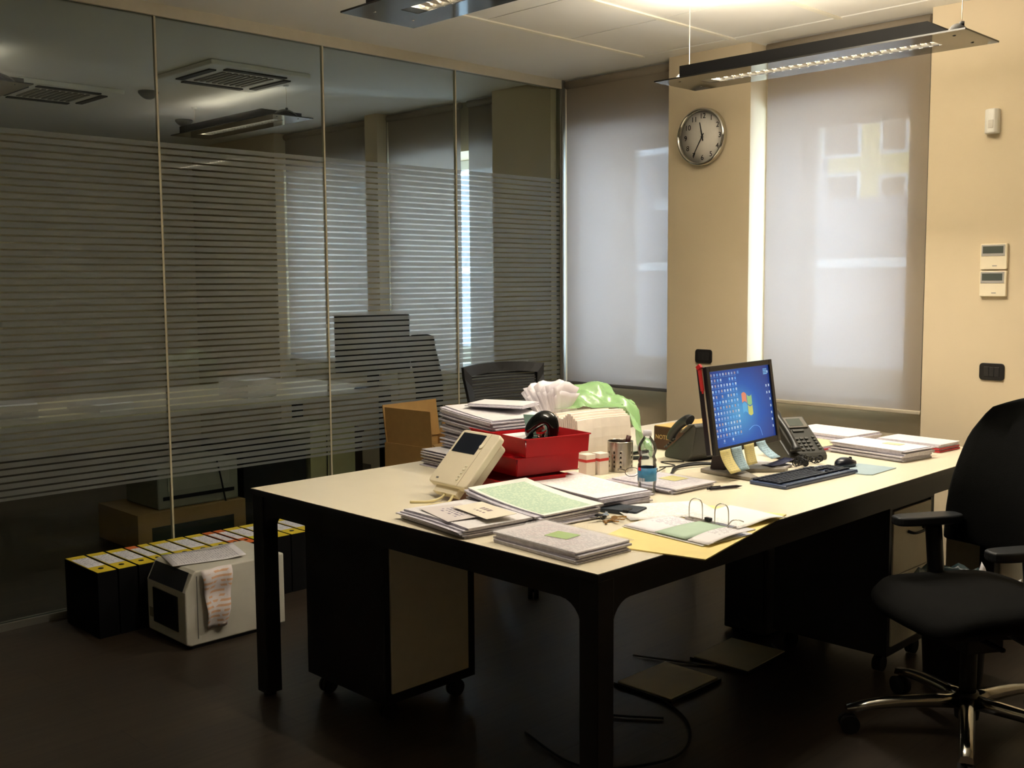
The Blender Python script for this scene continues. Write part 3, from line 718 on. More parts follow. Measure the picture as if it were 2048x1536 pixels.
pr = thing('disc_printer', 'light grey box-shaped printer with a dark front door, on the floor before the binders', 'printer', (.475, -3.085, 0), 0)
gp = M('printer_grey', (196, 192, 178), .5); dkp = M('printer_dark', (24, 26, 34), .3)
X, Y, Z = .325, .455, .315
m = MB(); prof = [(0, .024), (0, .235), (.035, Z-.01), (.05, Z), (Y, Z), (Y, .014), (.02, .014)]
vs = [[m._v((x, y, z)) for y, z in prof] for x in (0, X)]
m.bm.faces.new(vs[0]); m.bm.faces.new(vs[1][::-1])
for i in range(len(prof)): j = (i+1) % len(prof); m.bm.faces.new((vs[0][i], vs[1][i], vs[1][j], vs[0][j]))
m.build('case', gp, pr, bevel=.006)
m = MB(); m.face([(.02, -.0015, .238), (X-.02, -.0015, .238), (X-.03, .034, Z-.008), (.02, .034, Z-.008)]); m.build('top_panel', dkp, pr, solid=.003)
MB().box(.055, X-.06, -.004, 0, .065, .21).build('door', dkp, pr, bevel=.004)
MB().box(.02, .045, -.003, 0, .08, .12).build('button_strip', grey_plastic, pr, bevel=.001)
MB().box(X, X+.0015, .05, .053, .04, Z-.02).build('seam', grey_plastic, pr)
MB().box(.01, X-.01, .03, Y-.02, 0, .014).build('foot_tray', black_plastic, pr)
tag(MB().sheet(lambda u, v: ((u-.5)*.21, (v-.5)*.30, .002+.05*max(0, v-.72)**1.0*(1-u*.4)), 6, 10).build('sheet_of_paper', paper_mat('form_paper', (214, 210, 214), (150, 150, 160), .01, .4), loc=(.615, -2.90, .318), rot=(0, 0, -.25)), 'white sheet curling up on top of the grey printer', 'paper')
def hang(u, v):
    z = -.245*v; y = (u-.5)*(.135-.045*v); return (.012+.009*math.sin(7*u+3*v)+.007*math.sin(11*v)-.01*(1-v)**6, y, z)
m = MB(); nu, nv = 8, 14
V = [[m._v(hang(i/nu, j/nv)) for j in range(nv+1)] for i in range(nu+1)]
for i in range(nu):
    for j in range(nv): f = m.bm.faces.new((V[i][j], V[i+1][j], V[i+1][j+1], V[i][j+1])); f.smooth = True
po = paper_mat('orange_form', (224, 214, 212), (222, 158, 90), .02, .45, margin=(1, 1), strength=.7, axis='XZ')
hp = m.build('hanging_sheet', paper_mat('orange_form', (224, 214, 212), (222, 158, 90)), loc=(.475+X+.010, -2.955, .318), rot=(0, 0, .0), solid=.0006)
tag(hp, 'creased sheet with orange print hanging down the side of the grey printer', 'paper')

# cardboard box between partition and desk
cbm = M('cardboard', (186, 146, 88), .85, var=.06, scale=25)
cb_ = thing('cardboard_box', 'open brown cardboard box with its flap raised, behind the desk by the glass partition', 'box', (.13, -1.56, 0), R(4))
m = MB(); bx, by, bh, t = .36, .40, .60, .005
m.box(0, bx, 0, by, 0, t); m.box(0, t, 0, by, t, bh); m.box(bx-t, bx, 0, by, t, bh); m.box(t, bx-t, 0, t, t, bh); m.box(t, bx-t, by-t, by, t, bh)
m.build('body', cbm, cb_)
MB().cbox(.0, by/2, bh+.10, t, by, .20, ry=R(-8)).build('flap', cbm, cb_)
MB().cbox(bx/2, .005, bh+.095, bx*.96, t, .19, rx=R(4)).build('flap', cbm, cb_)
MB().cbox(bx+.08, by/2, bh-.02, t, by, .17, ry=R(118)).build('flap', cbm, cb_)
MB().cbox(bx/2, by+.04, bh+.08, bx*.96, t, .18, rx=R(-28)).build('flap', cbm, cb_)

# ================================================================== THE ROOM BEYOND THE GLASS
od = thing('desk', 'pale desk seen faintly through the striped glass, beyond the partition', 'desk', (0, 0, 0))
MB().box(-2.2, -1.0, -3.4, -.55, .715, .74).build('desk_top', lam, od)
for x, y in ((-2.16, -3.36), (-1.1, -3.36), (-2.16, -.65), (-1.1, -.65)): MB().box(x, x+.06, y, y+.06, 0, .715).build('leg', metal_black, od)
om = thing('monitor', 'dark monitor back silhouetted against the far blind, seen through the stripes', 'monitor', (-1.09, -.70, .7404), R(48))
MB().box(-.25, .25, -.02, .02, .11, .50).build('screen_housing', black_plastic, om, bevel=.006)
MB().box(-.04, .04, .0, .05, .02, .16).build('stand', black_plastic, om); MB().box(-.12, .12, -.08, .1, 0, .015).build('base', black_plastic, om, bevel=.004)
och = office_chair('black chair back seen through the striped glass right of the far monitor', (-.47, -.53, 0), R(120), (lambda f: (lambda u, v: (f(u, v)[0], f(u, v)[1]+.2, f(u, v)[2])))(back_fn(.44, .42, .55, 1.10, .08, .03, .02)), base=black_plastic, arms=False)
op = thing('printer', 'pale grey laser printer low behind the glass, left of the second joint', 'printer', (-1.28, -2.36, .2015), 0)
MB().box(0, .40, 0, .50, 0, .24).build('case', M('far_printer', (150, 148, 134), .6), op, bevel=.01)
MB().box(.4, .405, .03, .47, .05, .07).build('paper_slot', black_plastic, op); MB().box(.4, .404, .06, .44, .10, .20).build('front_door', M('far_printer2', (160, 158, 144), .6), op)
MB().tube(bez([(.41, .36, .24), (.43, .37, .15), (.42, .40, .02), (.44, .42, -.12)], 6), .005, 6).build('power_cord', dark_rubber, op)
ob = thing('low_cabinet', 'low wooden cabinet under the pale printer behind the glass', 'cabinet', (-1.34, -2.50, 0), 0)
MB().box(0, .50, 0, .66, 0, .20).build('body', M('beech_wood', (170, 136, 86), .6, var=.1, scale=10), ob, bevel=.002)
MB().box(.5, .504, .08, .58, .02, .12).build('drawer', M('binder_reflection', (40, 46, 40), .6), ob)  # dark panel painting in the binders' reflection; the cabinet has no drawer
p2 = thing('pedestal_cabinet', 'pale beige pedestal standing behind the glass by the second joint', 'cabinet', (-1.35, -1.34, 0), 0)
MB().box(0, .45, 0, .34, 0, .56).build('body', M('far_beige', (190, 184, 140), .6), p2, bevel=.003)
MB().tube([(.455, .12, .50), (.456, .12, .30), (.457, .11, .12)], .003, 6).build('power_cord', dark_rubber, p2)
p3 = thing('pedestal_cabinet', 'black pedestal behind the glass, between the pale printer and the beige pedestal', 'cabinet', (-1.42, -1.80, 0), 0)
MB().box(0, .5, 0, .44, 0, .47).build('body', metal_black, p3, bevel=.003)
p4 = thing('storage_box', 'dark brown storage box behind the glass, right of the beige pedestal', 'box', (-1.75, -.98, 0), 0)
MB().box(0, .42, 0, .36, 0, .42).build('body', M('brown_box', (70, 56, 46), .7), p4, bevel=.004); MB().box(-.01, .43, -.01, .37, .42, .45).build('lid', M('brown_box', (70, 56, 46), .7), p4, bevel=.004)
random.seed(3)
for k, (lb, x, y, rz) in enumerate([('stack of papers on the far desk, behind the first glass joint', -1.25, -2.5, .2), ('stack of papers on the far desk, left of the first glass joint', -1.3, -2.95, -.3), ('stack of papers on the far desk near the second glass joint', -1.35, -1.5, .1)]):
    tag(MB().box(-.15, .15, -.11, .11, 0, .05+.03*k).build('paper_stack', paper, loc=(x, y, .74), rot=(0, 0, rz)), lb, 'papers')

# ================================================================== THINGS ON THE DESK
TZ = DZ+.0004
def stack(name, label, cat, loc, rz, w_, d, h, n, seed, top=None, jit=.008, curl=0, edge=None, group=None, skew=(0, 0), curlfn=None, nu=8, nv=6):
    """a pile of sheets: n thin wavering slabs"""
    rnd = random.Random(seed); m = MB(); z = 0
    for k in range(n):
        t = h/n*rnd.uniform(.7, 1.3) if k < n-1 else max(h-z, h/n*.6)
        ox, oy, a = rnd.uniform(-jit, jit)+skew[0]*k/n, rnd.uniform(-jit, jit)+skew[1]*k/n, rnd.uniform(-jit, jit)*2.2
        sw, sd = w_*rnd.uniform(.97, 1), d*rnd.uniform(.96, 1); ca, sa = math.cos(a), math.sin(a); zc = z+t/2; f_ = (k+1)/n
        def fn(u, v, sw=sw, sd=sd, ca=ca, sa=sa, ox=ox, oy=oy, zc=zc, f_=f_):
            x, y = (u-.5)*sw, (v-.5)*sd
            dz = curl*f_*((2*abs(u-.5))**3) if curl else 0
            if curlfn: dz += curlfn(u, v)*f_
            return (x*ca-y*sa+ox, x*sa+y*ca+oy, zc+dz)
        m.sheet(fn, nu, nv, t*.93, 0, 1 if k == n-1 else 0, smooth=False); z += t
    o = m.build(name, [edge or paper_edge, top or printed], loc=(loc[0], loc[1], loc[2] if len(loc) > 2 else TZ), rot=(0, 0, rz))
    return tag(o, label, cat, group)
lines_x = paper_mat('letter', (246, 243, 240), (130, 130, 150), .0085, .38, margin=(.085, .125), axis='YX', strength=.4)
green_form = paper_mat('green_form', (238, 242, 234), (150, 195, 190), .010, .5, tint=(214, 232, 214), margin=(.165, .095), strength=.5)
lilac = paper_mat('pale_form', (240, 236, 242), (150, 150, 175), .008, .4, margin=(.12, .09))

# near-left pile with two cards on it
stack('paper_stack', 'pile of papers at the near edge of the desk, two printed cards lying on top', 'papers', (2.315, -2.975), R(-8), .34, .235, .030, 7, 11, paper, .010, curlfn=lambda u, v: .004*math.sin(3*u))
card_m = paper_mat('photo_card', (214, 206, 204), (110, 104, 128), .013, .55, margin=(.06, .03), strength=.85)
r = tag(MB().sheet(lambda u, v: ((u-.5)*.20, (v-.5)*.135, .003+.006*u*v), 4, 4, .0012, 0, 0, smooth=False).build('printed_card', card_m, loc=(2.312, -3.005, TZ+.033), rot=(0, .01, R(-16))), 'greyish printed card lying leftmost on the near pile of papers', 'card')
cd2 = paper_mat('photo_card_dark', (232, 224, 206), (120, 96, 100), .03, .6, margin=(.03, .02), strength=.9)
tag(MB().sheet(lambda u, v: ((u-.5)*.20, (v-.5)*.10, .010+.004*v), 4, 4, .0012, smooth=False).build('printed_card', cd2, loc=(2.388, -2.955, TZ+.034), rot=(0, 0, R(-13))), 'cream card overlapping the greyish card on the near pile of papers', 'card')

# plastic sleeves with a green note
def plastic_mat():
    m = bpy.data.materials.new('clear_sleeve'); m.use_nodes = True; nt = m.node_tree; b = nt.nodes['Principled BSDF']
    b.inputs['Base Color'].default_value = lin((235, 232, 232)); b.inputs['Roughness'].default_value = .18; b.inputs['Alpha'].default_value = .2; b.inputs['Specular IOR Level'].default_value = .7
    tc = ND(nt, 'ShaderNodeTexCoord'); n2 = ND(nt, 'ShaderNodeTexNoise'); n2.inputs['Scale'].default_value = 14; nt.links.new(tc.outputs['Object'], n2.inputs['Vector'])
    bp = ND(nt, 'ShaderNodeBump'); bp.inputs['Strength'].default_value = .5; bp.inputs['Distance'].default_value = .01; nt.links.new(n2.outputs[0], bp.inputs['Height']); nt.links.new(bp.outputs[0], b.inputs['Normal']); return m
sleeve = plastic_mat()
grey_sheet = paper_mat('sleeved_form', (240, 236, 238), (160, 158, 170), .009, .4, margin=(.14, .09))
st = stack('sleeved_papers', 'papers in clear plastic sleeves with a green note, on the near corner of the desk', 'papers', (2.715, -2.985), R(-3), .325, .205, .028, 6, 21, grey_sheet, .010)
s2 = MB().sheet(lambda u, v: ((u-.5)*.345, (v-.5)*.215, .0315+.0015*math.sin(9*u)*math.sin(7*v)), 12, 8, .0005).build('sleeve', sleeve, st)
MB().cbox(.0, .01, .0300, .075, .062, .001, rz=R(8)).build('green_note', M('green_note', (168, 214, 96), .8), st)

stack('paper_stack', 'thick pile topped by a green-tinted printed form, in front of the leaning intercom', 'papers', (2.372, -2.735), R(-8), .375, .235, .038, 9, 31, green_form, .011, curlfn=lambda u, v: .026*(1-u)**2+.004*v, skew=(-.012, .006))
stack('paper_stack', 'white pile of printed letters just right of the green-tinted form', 'papers', (2.345, -2.445), R(-8), .375, .225, .043, 9, 41, lines_x, .010, curlfn=lambda u, v: .008*(1-u)**2)
# low stack far left, tall stack behind
stack('paper_stack', 'ragged low pile of papers at the left desk edge, left of the intercom', 'papers', (1.635, -2.285), R(-7), .36, .28, .062, 16, 51, paper, .014)
stack('paper_stack', 'tallest pile of papers, at the back left of the desk before the mesh chair', 'papers', (1.665, -2.215, TZ+.064), R(-8), .34, .27, .143, 26, 61, paper, .013, curlfn=lambda u, v: .018*(1-u)**2-.008*u*u)
stack('paper_stack', 'folded white sheets lying loose on the tallest pile', 'papers', (1.66, -2.16, TZ+.226), R(20), .24, .16, .014, 3, 63, paper, .012)
# teal cards standing between pile and tray
tag(MB().cbox(0, 0, .055, .002, .10, .13, rx=.0, ry=R(35)).cbox(.0, .045, .05, .002, .05, .10, ry=R(40)).build('teal_leaflet', M('teal_paper', (140, 180, 168), .7), loc=(2.02, -2.335, .875), rot=(0, 0, R(-60))), 'teal leaflets stuck upright behind the hole punch in the red tray', 'leaflet')

# bound archive bundle with ribbon, fanned top and green bag over it
bun = thing('paper_bundle', 'thick upright bundle of documents tied in the middle, its top sheets fanned out', 'papers', (1.795, -1.915, TZ), R(-8))
random.seed(8); m = MB()
for k in range(30):
    x = -.17+.0115*k; hh = .175+.012*math.sin(k*.8)+(.018 if k > 18 else 0)
    def fn(u, v, x=x, hh=hh, k=k): return (x+.010*math.sin(v*3)*(k/30)+.02*(u-.5)**2*4*(k/30), (u-.5)*.27, .004+hh*v)
    V = [[m._v(fn(i/6, j/5)) for j in range(6)] for i in range(7)]
    W_ = [[m._v(Vector(fn(i/6, j/5))+Vector((.0088, 0, 0))) for j in range(6)] for i in range(7)]
    for i in range(6):
        for j in range(5): m.bm.faces.new((V[i][j], V[i][j+1], V[i+1][j+1], V[i+1][j])); m.bm.faces.new((W_[i][j], W_[i+1][j], W_[i+1][j+1], W_[i][j+1]))
        m.bm.faces.new((V[i][5], W_[i][5], W_[i+1][5], V[i+1][5]))
    for j in range(5): m.bm.faces.new((V[0][j], W_[0][j], W_[0][j+1], V[0][j+1])); m.bm.faces.new((V[6][j], V[6][j+1], W_[6][j+1], W_[6][j]))
m.build('pages', [M('cream_paper', (240, 230, 216), .85, var=.06)], bun)
m = MB()
for k in range(16):                                   # fanned sheets gathered at the tie
    a = R(-26+k*3.0); L_ = .150+.020*math.sin(k*2.4)
    def fn(u, v, a=a, L_=L_, k=k):
        wv = .016+.075*v; s = (u-.5)*2
        return (math.sin(a)*L_*v*.85+s*.014*v+.004*math.sin(6*u+k), s*wv*.62+.006*k-.045, .150+math.cos(a)*L_*v*(1-.12*s*s)+.006*math.sin(9*u+2*k)*v)
    V = [[m._v(fn(i/6, j/6)) for j in range(7)] for i in range(7)]
    for i in range(6):
        for j in range(6): f = m.bm.faces.new((V[i][j], V[i+1][j], V[i+1][j+1], V[i][j+1])); f.smooth = True
m.build('fanned_sheets', M('lilac_paper', (244, 238, 244), .8), bun, solid=.0008, loc=(-.05, -.06, 0))
m = MB()
for yy in (-.139, .139): m.tube([(-.18, yy, .10), (.0, yy*1.01, .104), (.185, yy, .10)], .0016, 6, flat=4)
m.build('ribbon', M('ribbon', (214, 206, 214), .6), bun)
# green bag draped over the back of the bundle
def bag(u, v):
    a = v*1.25*PI*.5; s = (u-.5)*2
    prof = [(-.20, .215), (-.10, .262), (.02, .262), (.10, .225), (.17, .165), (.20, .06), (.21, .004)]
    t = v*(len(prof)-1); i = min(int(t), len(prof)-2); q = t-i
    x = prof[i][0]*(1-q)+prof[i+1][0]*q; z = prof[i][1]*(1-q)+prof[i+1][1]*q
    wr = .013*math.sin(9*u+5*v)+.011*math.sin(17*v-6*u)+.008*math.sin(23*u+9*v)+.005*math.sin(41*v+13*u)
    return (x+wr*.6+.02*abs(s), s*.18*(1-.10*v)+.02*math.sin(4*v), max(z+.018*(1-v)-(.095*(-s)**1.6 if s < 0 else .06*s*s)*(1-.5*v)+wr, .205 if v < .5 else .004))
m = MB(); nu, nv = 26, 34
V = [[m._v(bag(i/nu, j/nv)) for j in range(nv+1)] for i in range(nu+1)]
for i in range(nu):
    for j in range(nv): f = m.bm.faces.new((V[i][j], V[i+1][j], V[i+1][j+1], V[i][j+1])); f.smooth = True
bagm = M('green_bag', (158, 204, 138), .25, spec=.8, var=.12, scale=12, bump=.35, bscale=30)
bagm.node_tree.nodes['Principled BSDF'].inputs['Alpha'].default_value = .66
bg_o = m.build('plastic_bag', bagm, loc=(1.74, -1.72, TZ+.0), rot=(0, 0, R(48)))
tag(bg_o, 'translucent green plastic bag draped over the tied document bundle', 'bag')

# red trays
red = M('red_plastic', (182, 12, 22), .42, spec=.3)
def tray(label, loc, rz, W_=.345, D_=.255, h=.062):
    r = thing('letter_tray', label, 'tray', loc, rz, 'stacked red letter trays'); t = .003; s = .006
    m = MB(); x, y = W_/2, D_/2
    def wall(p, q, z1=h):
        (x0, y0), (x1, y1) = p, q; nx, ny = (y1-y0), -(x1-x0); L_ = math.hypot(nx, ny); nx, ny = nx/L_, ny/L_
        P = [(x0, y0, 0), (x1, y1, 0), (x1+nx*s, y1+ny*s, z1), (x0+nx*s, y0+ny*s, z1)]
        Q = [(a-nx*t, b-ny*t, c) for a, b, c in P]; A = [m._v(v) for v in P]; B = [m._v(v) for v in Q]
        m.bm.faces.new(A); m.bm.faces.new(B[::-1])
        for i in range(4): m.bm.faces.new((A[i], A[(i+1) % 4], B[(i+1) % 4], B[i]))
    m.box(-x, x, -y, y, 0, t)
    wall((-x, -y), (x, -y)); wall((x, -y), (x, y)); wall((x, y), (-x, y)); wall((-x, y), (-x, -y), h*.62)
    m.build('body', red, r)
    m = MB(); z = h
    m.box(-x-s, x+s, -y-s-.003, -y-s+.003, z-.004, z); m.box(x+s-.003, x+s+.003, -y-s, y+s, z-.004, z); m.box(-x-s, x+s, y+s-.003, y+s+.003, z-.004, z)
    m.build('rim', red, r, bevel=.001)
    return r
tray('bottom red letter tray of the stack, mostly hidden behind papers', (2.015, -2.50, TZ), R(-13))
tray('middle red letter tray, between the top and bottom ones', (2.018, -2.44, TZ+.068), R(-10))
tray('top red letter tray holding papers and the black hole punch', (2.055, -2.425, TZ+.134), R(-12))
ttop = TZ+.134
stack('paper_stack', 'cream sheets lying inside the top red letter tray', 'papers', (2.03, -2.43, ttop+.0035), R(-10), .27, .20, .026, 4, 71, paper, .006)
hpu = thing('hole_punch', 'black hole punch standing in the top red tray, handle raised', 'hole punch', (2.125, -2.435, ttop+.031), R(30))
MB().prism(rounded(.115, .085, .012), 0, .012).build('base', black_gloss, hpu, bevel=.002)
m = MB(); prof = bez([(-.040, 0, .012), (-.043, 0, .036), (-.024, 0, .062), (.004, 0, .080), (.028, 0, .076), (.040, 0, .054), (.038, 0, .012)], 5)
m.tube([(p.x, 0, p.z) for p in prof], [.010+.007*math.sin(PI*i/(len(prof)-1)) for i in range(len(prof))], 12, flat=1.7); m.build('handle', black_gloss, hpu, smooth=True)
MB().tube(bez([(-.014, 0, .03), (-.004, 0, .044), (.008, 0, .05)], 5), .009, 8).build('lock_lever', M('punch_red', (214, 50, 28), .35), hpu)
m = MB(); m.cyl((.0, -.026, .012), (.0, -.026, .034), .008, n=12); m.cyl((.0, .026, .012), (.0, .026, .034), .008, n=12); m.box(-.01, .01, -.035, .035, .03, .036); m.build('punch_pin', chrome, hpu)

# video intercom leaning on the trays
ic = thing('video_intercom', 'cream video door phone leaning back against the red trays', 'intercom', (2.035, -2.692, .853), 0, rot=(R(-45), 0, R(-4)))
W_, Hh = .20, .222
MB().prism([(x, z) for x, z in rounded(W_, Hh, .014)], 0, .026).build('front_shell', cream_plastic, ic, bevel=.005, seg=3, rot=(PI/2, 0, 0))
MB().prism(rounded(W_-.02, Hh-.03, .012), -.034, -.001).build('rear_shell', cream_plastic, ic, bevel=.006, rot=(PI/2, 0, 0))
MB().box(-W_/2+.016, W_/2-.064, -.0275, -.026, .018, .098).build('screen', M('dark_screen', (30, 34, 44), .08, spec=.8, var=0), ic)
m = MB(); m.box(W_/2-.046, W_/2-.0445, -.0268, -.026, -Hh/2+.004, Hh/2-.004); m.build('handset_seam', M('seam_shade', (190, 176, 146), .6), ic)
m = MB()
for k in range(5): m.cbox(W_/2-.062, -.0275, -.030-k*.014, .010, .003, .0055)
m.build('button', M('cream_button', (248, 240, 216), .4), ic, bevel=.001)
MB().cyl((W_/2-.054, -.026, .052), (W_/2-.054, -.030, .052), .008, n=16).build('dial_button', M('cream_button', (248, 240, 216), .4), ic)
MB().cbox(-.062, -.0262, -.092, .012, .0012, .006).build('maker_mark', grey_plastic, ic)
m = MB(); m.tube(bez([(2.06, -2.765, .775), (2.075, -2.80, .76), (2.09, -2.84, .7465), (2.06, -2.885, .7445), (2.09, -2.94, .7445)], 8), .0045, 8); m.tube(bez([(2.02, -2.765, .775), (2.03, -2.81, .752), (2.02, -2.86, .7445), (1.98, -2.90, .7445)], 8), .0045, 8)
tag(m.build('intercom_cable', M('cream_cable', (226, 212, 160), .5)), 'cream cables coming out under the video door phone', 'cable')
MB().box(-.06, .06, -.012, .012, -.135, -.1).build('foot', cream_plastic, ic)

# small boxes, pencil cup, marker
for lb, x, y, rz in (('small white box with a red band, left one beside the red trays', 2.065, -2.130, R(-8)), ('small white box with a red band, right one next to the steel cup', 2.082, -2.075, R(-8))):
    r = thing('staple_box', lb, 'box', (x, y, TZ), rz, 'small red-banded boxes')
    MB().box(-.022, .022, -.022, .022, 0, .078).build('carton', M('box_cream', (226, 216, 204), .6), r, bevel=.001)
    m = MB(); m.box(-.0225, .0225, -.0225, .0225, .050, .060); m.build('red_band', M('band_red', (200, 60, 54), .6), r)
cup = thing('pencil_cup', 'perforated stainless steel pencil cup holding one brown marker', 'cup', (2.095, -1.975, TZ))
m = MB(); nA, nZ, rad, hh = 96, 26, .0475, .112
V = [[m._v((rad*math.cos(2*PI*i/nA), rad*math.sin(2*PI*i/nA), hh*j/nZ)) for i in range(nA)] for j in range(nZ+1)]
for j in range(nZ):
    for i in range(nA):
        if 4 <= j <= 19 and (j-4) % 4 < 2 and i % 8 in (2, 3) and (i//8) % 6 != 5: continue
        f = m.bm.faces.new((V[j][i], V[j][(i+1) % nA], V[j+1][(i+1) % nA], V[j+1][i])); f.smooth = True
m.bm.faces.new(V[0][::-1]); m.build('perforated_body', steel, cup, solid=.0012); MB().lathe([(.0445, .003), (.0445, .104)], 32).build('shade_liner', M('cup_shade', (46, 38, 32), .6), cup)  # dark liner added inside so the holes look shaded
MB().tube([(rad*math.cos(2*PI*i/40), rad*math.sin(2*PI*i/40), hh) for i in range(40)], .0016, 6, closed=True).build('rim', chrome, cup)
mk = thing('marker', 'dark brown marker leaning in the steel pencil cup', 'marker', (2.095, -1.975, TZ+.004), rot=(R(-12), R(9), 0))
MB().cyl((0, 0, 0), (0, 0, .092), .007, n=14).build('barrel', M('marker_pale', (200, 190, 176), .5), mk); MB().cyl((0, 0, .092), (0, 0, .132), .0095, n=14).build('cap', M('marker_brown', (74, 40, 38), .4), mk)

# bottle
bt = thing('water_bottle', 'clear plastic water bottle with a blue label, half full', 'bottle', (2.446, -2.262, TZ), R(-50))
pet = thin_glass('pet', (.95, .96, .97), .85)
pf = [(0, .006), (.018, .001), (.026, .003), (.030, .012), (.029, .03), (.031, .045), (.031, .10), (.0285, .108), (.0315, .116), (.027, .124), (.026, .132), (.031, .146), (.0315, .158), (.027, .172), (.018, .186), (.0125, .194), (.0125, .204)]
MB().lathe(pf, 40).build('bottle_body', pet, bt, solid=.0006)
MB().lathe([(0, .008), (.028, .012), (.0275, .03), (.0295, .045), (.0295, .10), (.027, .108), (.0255, .128), (.0295, .146), (0, .146)], 32).build('water', thin_glass('water', (.97, .98, .99), .25), bt)
lb = MB(); lb.lathe([(.0316, .048), (.0316, .092)], 40); lo_ = lb.build('label', M('label_blue', (70, 140, 184), .45, var=.2, scale=60), bt, solid=.0004)
m = MB(); m.cbox(.0322*math.cos(-.9), .0322*math.sin(-.9), .088, .003, .012, .010, rz=-.9); m.build('red_mark', M('mark_red', (210, 50, 54), .5), lo_)
m = MB()
for k in range(7):
    a = -.95+.11*k; m.cbox(.0322*math.cos(a), .0322*math.sin(a), .052, .001, .0022 if k % 2 else .0012, .014, rz=a)
m.build('barcode', M('barcode_white', (235, 235, 240), .6), lo_)
MB().lathe([(0, .216), (.0145, .215), (.015, .205), (.015, .198), (.012, .198)], 28).build('cap', M('cap_white', (214, 210, 216), .4), bt)

# sleeved papers behind the bottle and glasses
s3 = stack('sleeved_papers', 'thin pile in plastic sleeves behind the water bottle, spectacles lying on it', 'papers', (2.375, -2.10), R(-4), .30, .215, .018, 4, 81, lilac, .010)
MB().sheet(lambda u, v: ((u-.5)*.33, (v-.5)*.225, .0205+.0012*math.sin(8*u)*math.sin(6*v)), 10, 8, .0005).build('sleeve', sleeve, s3)
MB().cbox(.02, .05, .0192, .075, .075, .0008).build('yellow_note', M('yellow_note', (232, 226, 120), .8), s3)
gz = thing('spectacles', 'thin-rimmed spectacles on the sleeved papers behind the bottle', 'spectacles', (2.305, -2.115, TZ+.023), R(55))
m = MB()
for s in (-1, 1):
    m.tube([(s*.034+.025*math.cos(2*PI*i/28), -.002, .017+.016*math.sin(2*PI*i/28)) for i in range(28)], .0012, 6, closed=True)
m.tube([(-.009, -.002, .020), (0, -.004, .024), (.009, -.002, .020)], .0012, 6); m.build('rim', M('spectacle_frame', (54, 46, 44), .35, .4), gz)
for s in (-1, 1): MB().tube(bez([(s*.060, 0, .024), (s*.064, .03, .022), (s*.060, .09, .012), (s*.050, .118, .0025)], 6), .0018, 6).build('temple', M('spectacle_frame', (54, 46, 44), .35, .4), gz)
for s in (-1, 1): MB().cyl((s*.034, -.0023, .017), (s*.034, -.0017, .017), .0155, n=28).build('lens', sleeve, gz)

# yellow folder sticking out, ring binder, sheets
tag(MB().box(-.17, .17, -.31, .31, 0, .0035).build('card_folder', [M('manila_yellow', (240, 220, 146), .7)], loc=(2.85, -2.568, TZ), rot=(0, 0, R(12))), 'yellow card folder overhanging the front edge of the desk', 'folder')
tag(MB().sheet(lambda u, v: ((u-.5)*.21, (v-.5)*.297, .002+.002*math.sin(4*u)), 6, 6, .0006).build('sheet_of_paper', lines_x, loc=(2.655, -2.44, TZ+.004), rot=(0, 0, R(-32))), 'printed sheet sticking out behind the open ring binder, beside the wallet', 'paper')
rb = thing('ring_binder', 'open transparent ring binder with upright rings and printed sheets, on the yellow folder', 'binder', (2.862, -2.535, TZ+.0045), R(-6))
MB().box(-.145, .16, -.185, .025, 0, .0025).build('cover', M('binder_cover', (226, 224, 226), .3, spec=.6), rb, bevel=.001)
MB().box(-.06, .13, .0, .075, .0, .002).build('cover_right', M('binder_cover', (226, 224, 226), .3, spec=.6), rb)
pale_green = M('pale_green_card', (182, 206, 184), .75)
MB().sheet(lambda u, v: (-.14+.13*u, -.18+.19*v, .0045+.003*math.sin(3*v)), 4, 8, .0015).build('sheets', lilac, rb)
MB().sheet(lambda u, v: (-.02+.115*u, -.178+.195*v, .0065+.004*math.sin(2.5*v)), 4, 8, .0012).build('green_sheet', pale_green, rb)
MB().sheet(lambda u, v: (.08+.075*u+.02*(1-v), -.178+.185*v, .0055+.008*math.sin(2.6*v)), 4, 8, .0010).build('clear_sleeve', grey_sheet, rb)
MB().sheet(lambda u, v: (-.115+.215*u, .03+.23*v, .004+.007*math.sin(3.0*v)*(.4+.6*u)+.003*math.sin(7*v+3*u)), 8, 12, .0012).build('turned_sheets', lines_x, rb)
m = MB(); m.box(-.075, .10, .008, .028, .003, .012); m.build('ring_plate', steel, rb)
for x in (-.045, .052):
    m = MB()
    for yy in (.010, .0255): m.cyl((x, yy, .010), (x, yy, .012), .003, n=8)
    m.tube(bez([(x-.018, .012, .010), (x-.019, .014, .050), (x-.012, .018, .066), (x+.004, .022, .070), (x+.018, .026, .058), (x+.019, .028, .010)], 6), .0017, 8); m.build('ring', chrome, rb)
MB().tube(bez([(.085, .005, .010), (.098, .01, .03), (.115, .018, .034), (.128, .025, .030)], 5), .0017, 8).build('lever', chrome, rb)
MB().cbox(.005, .018, .018, .022, .012, .010).build('clip', black_plastic, rb, bevel=.002)

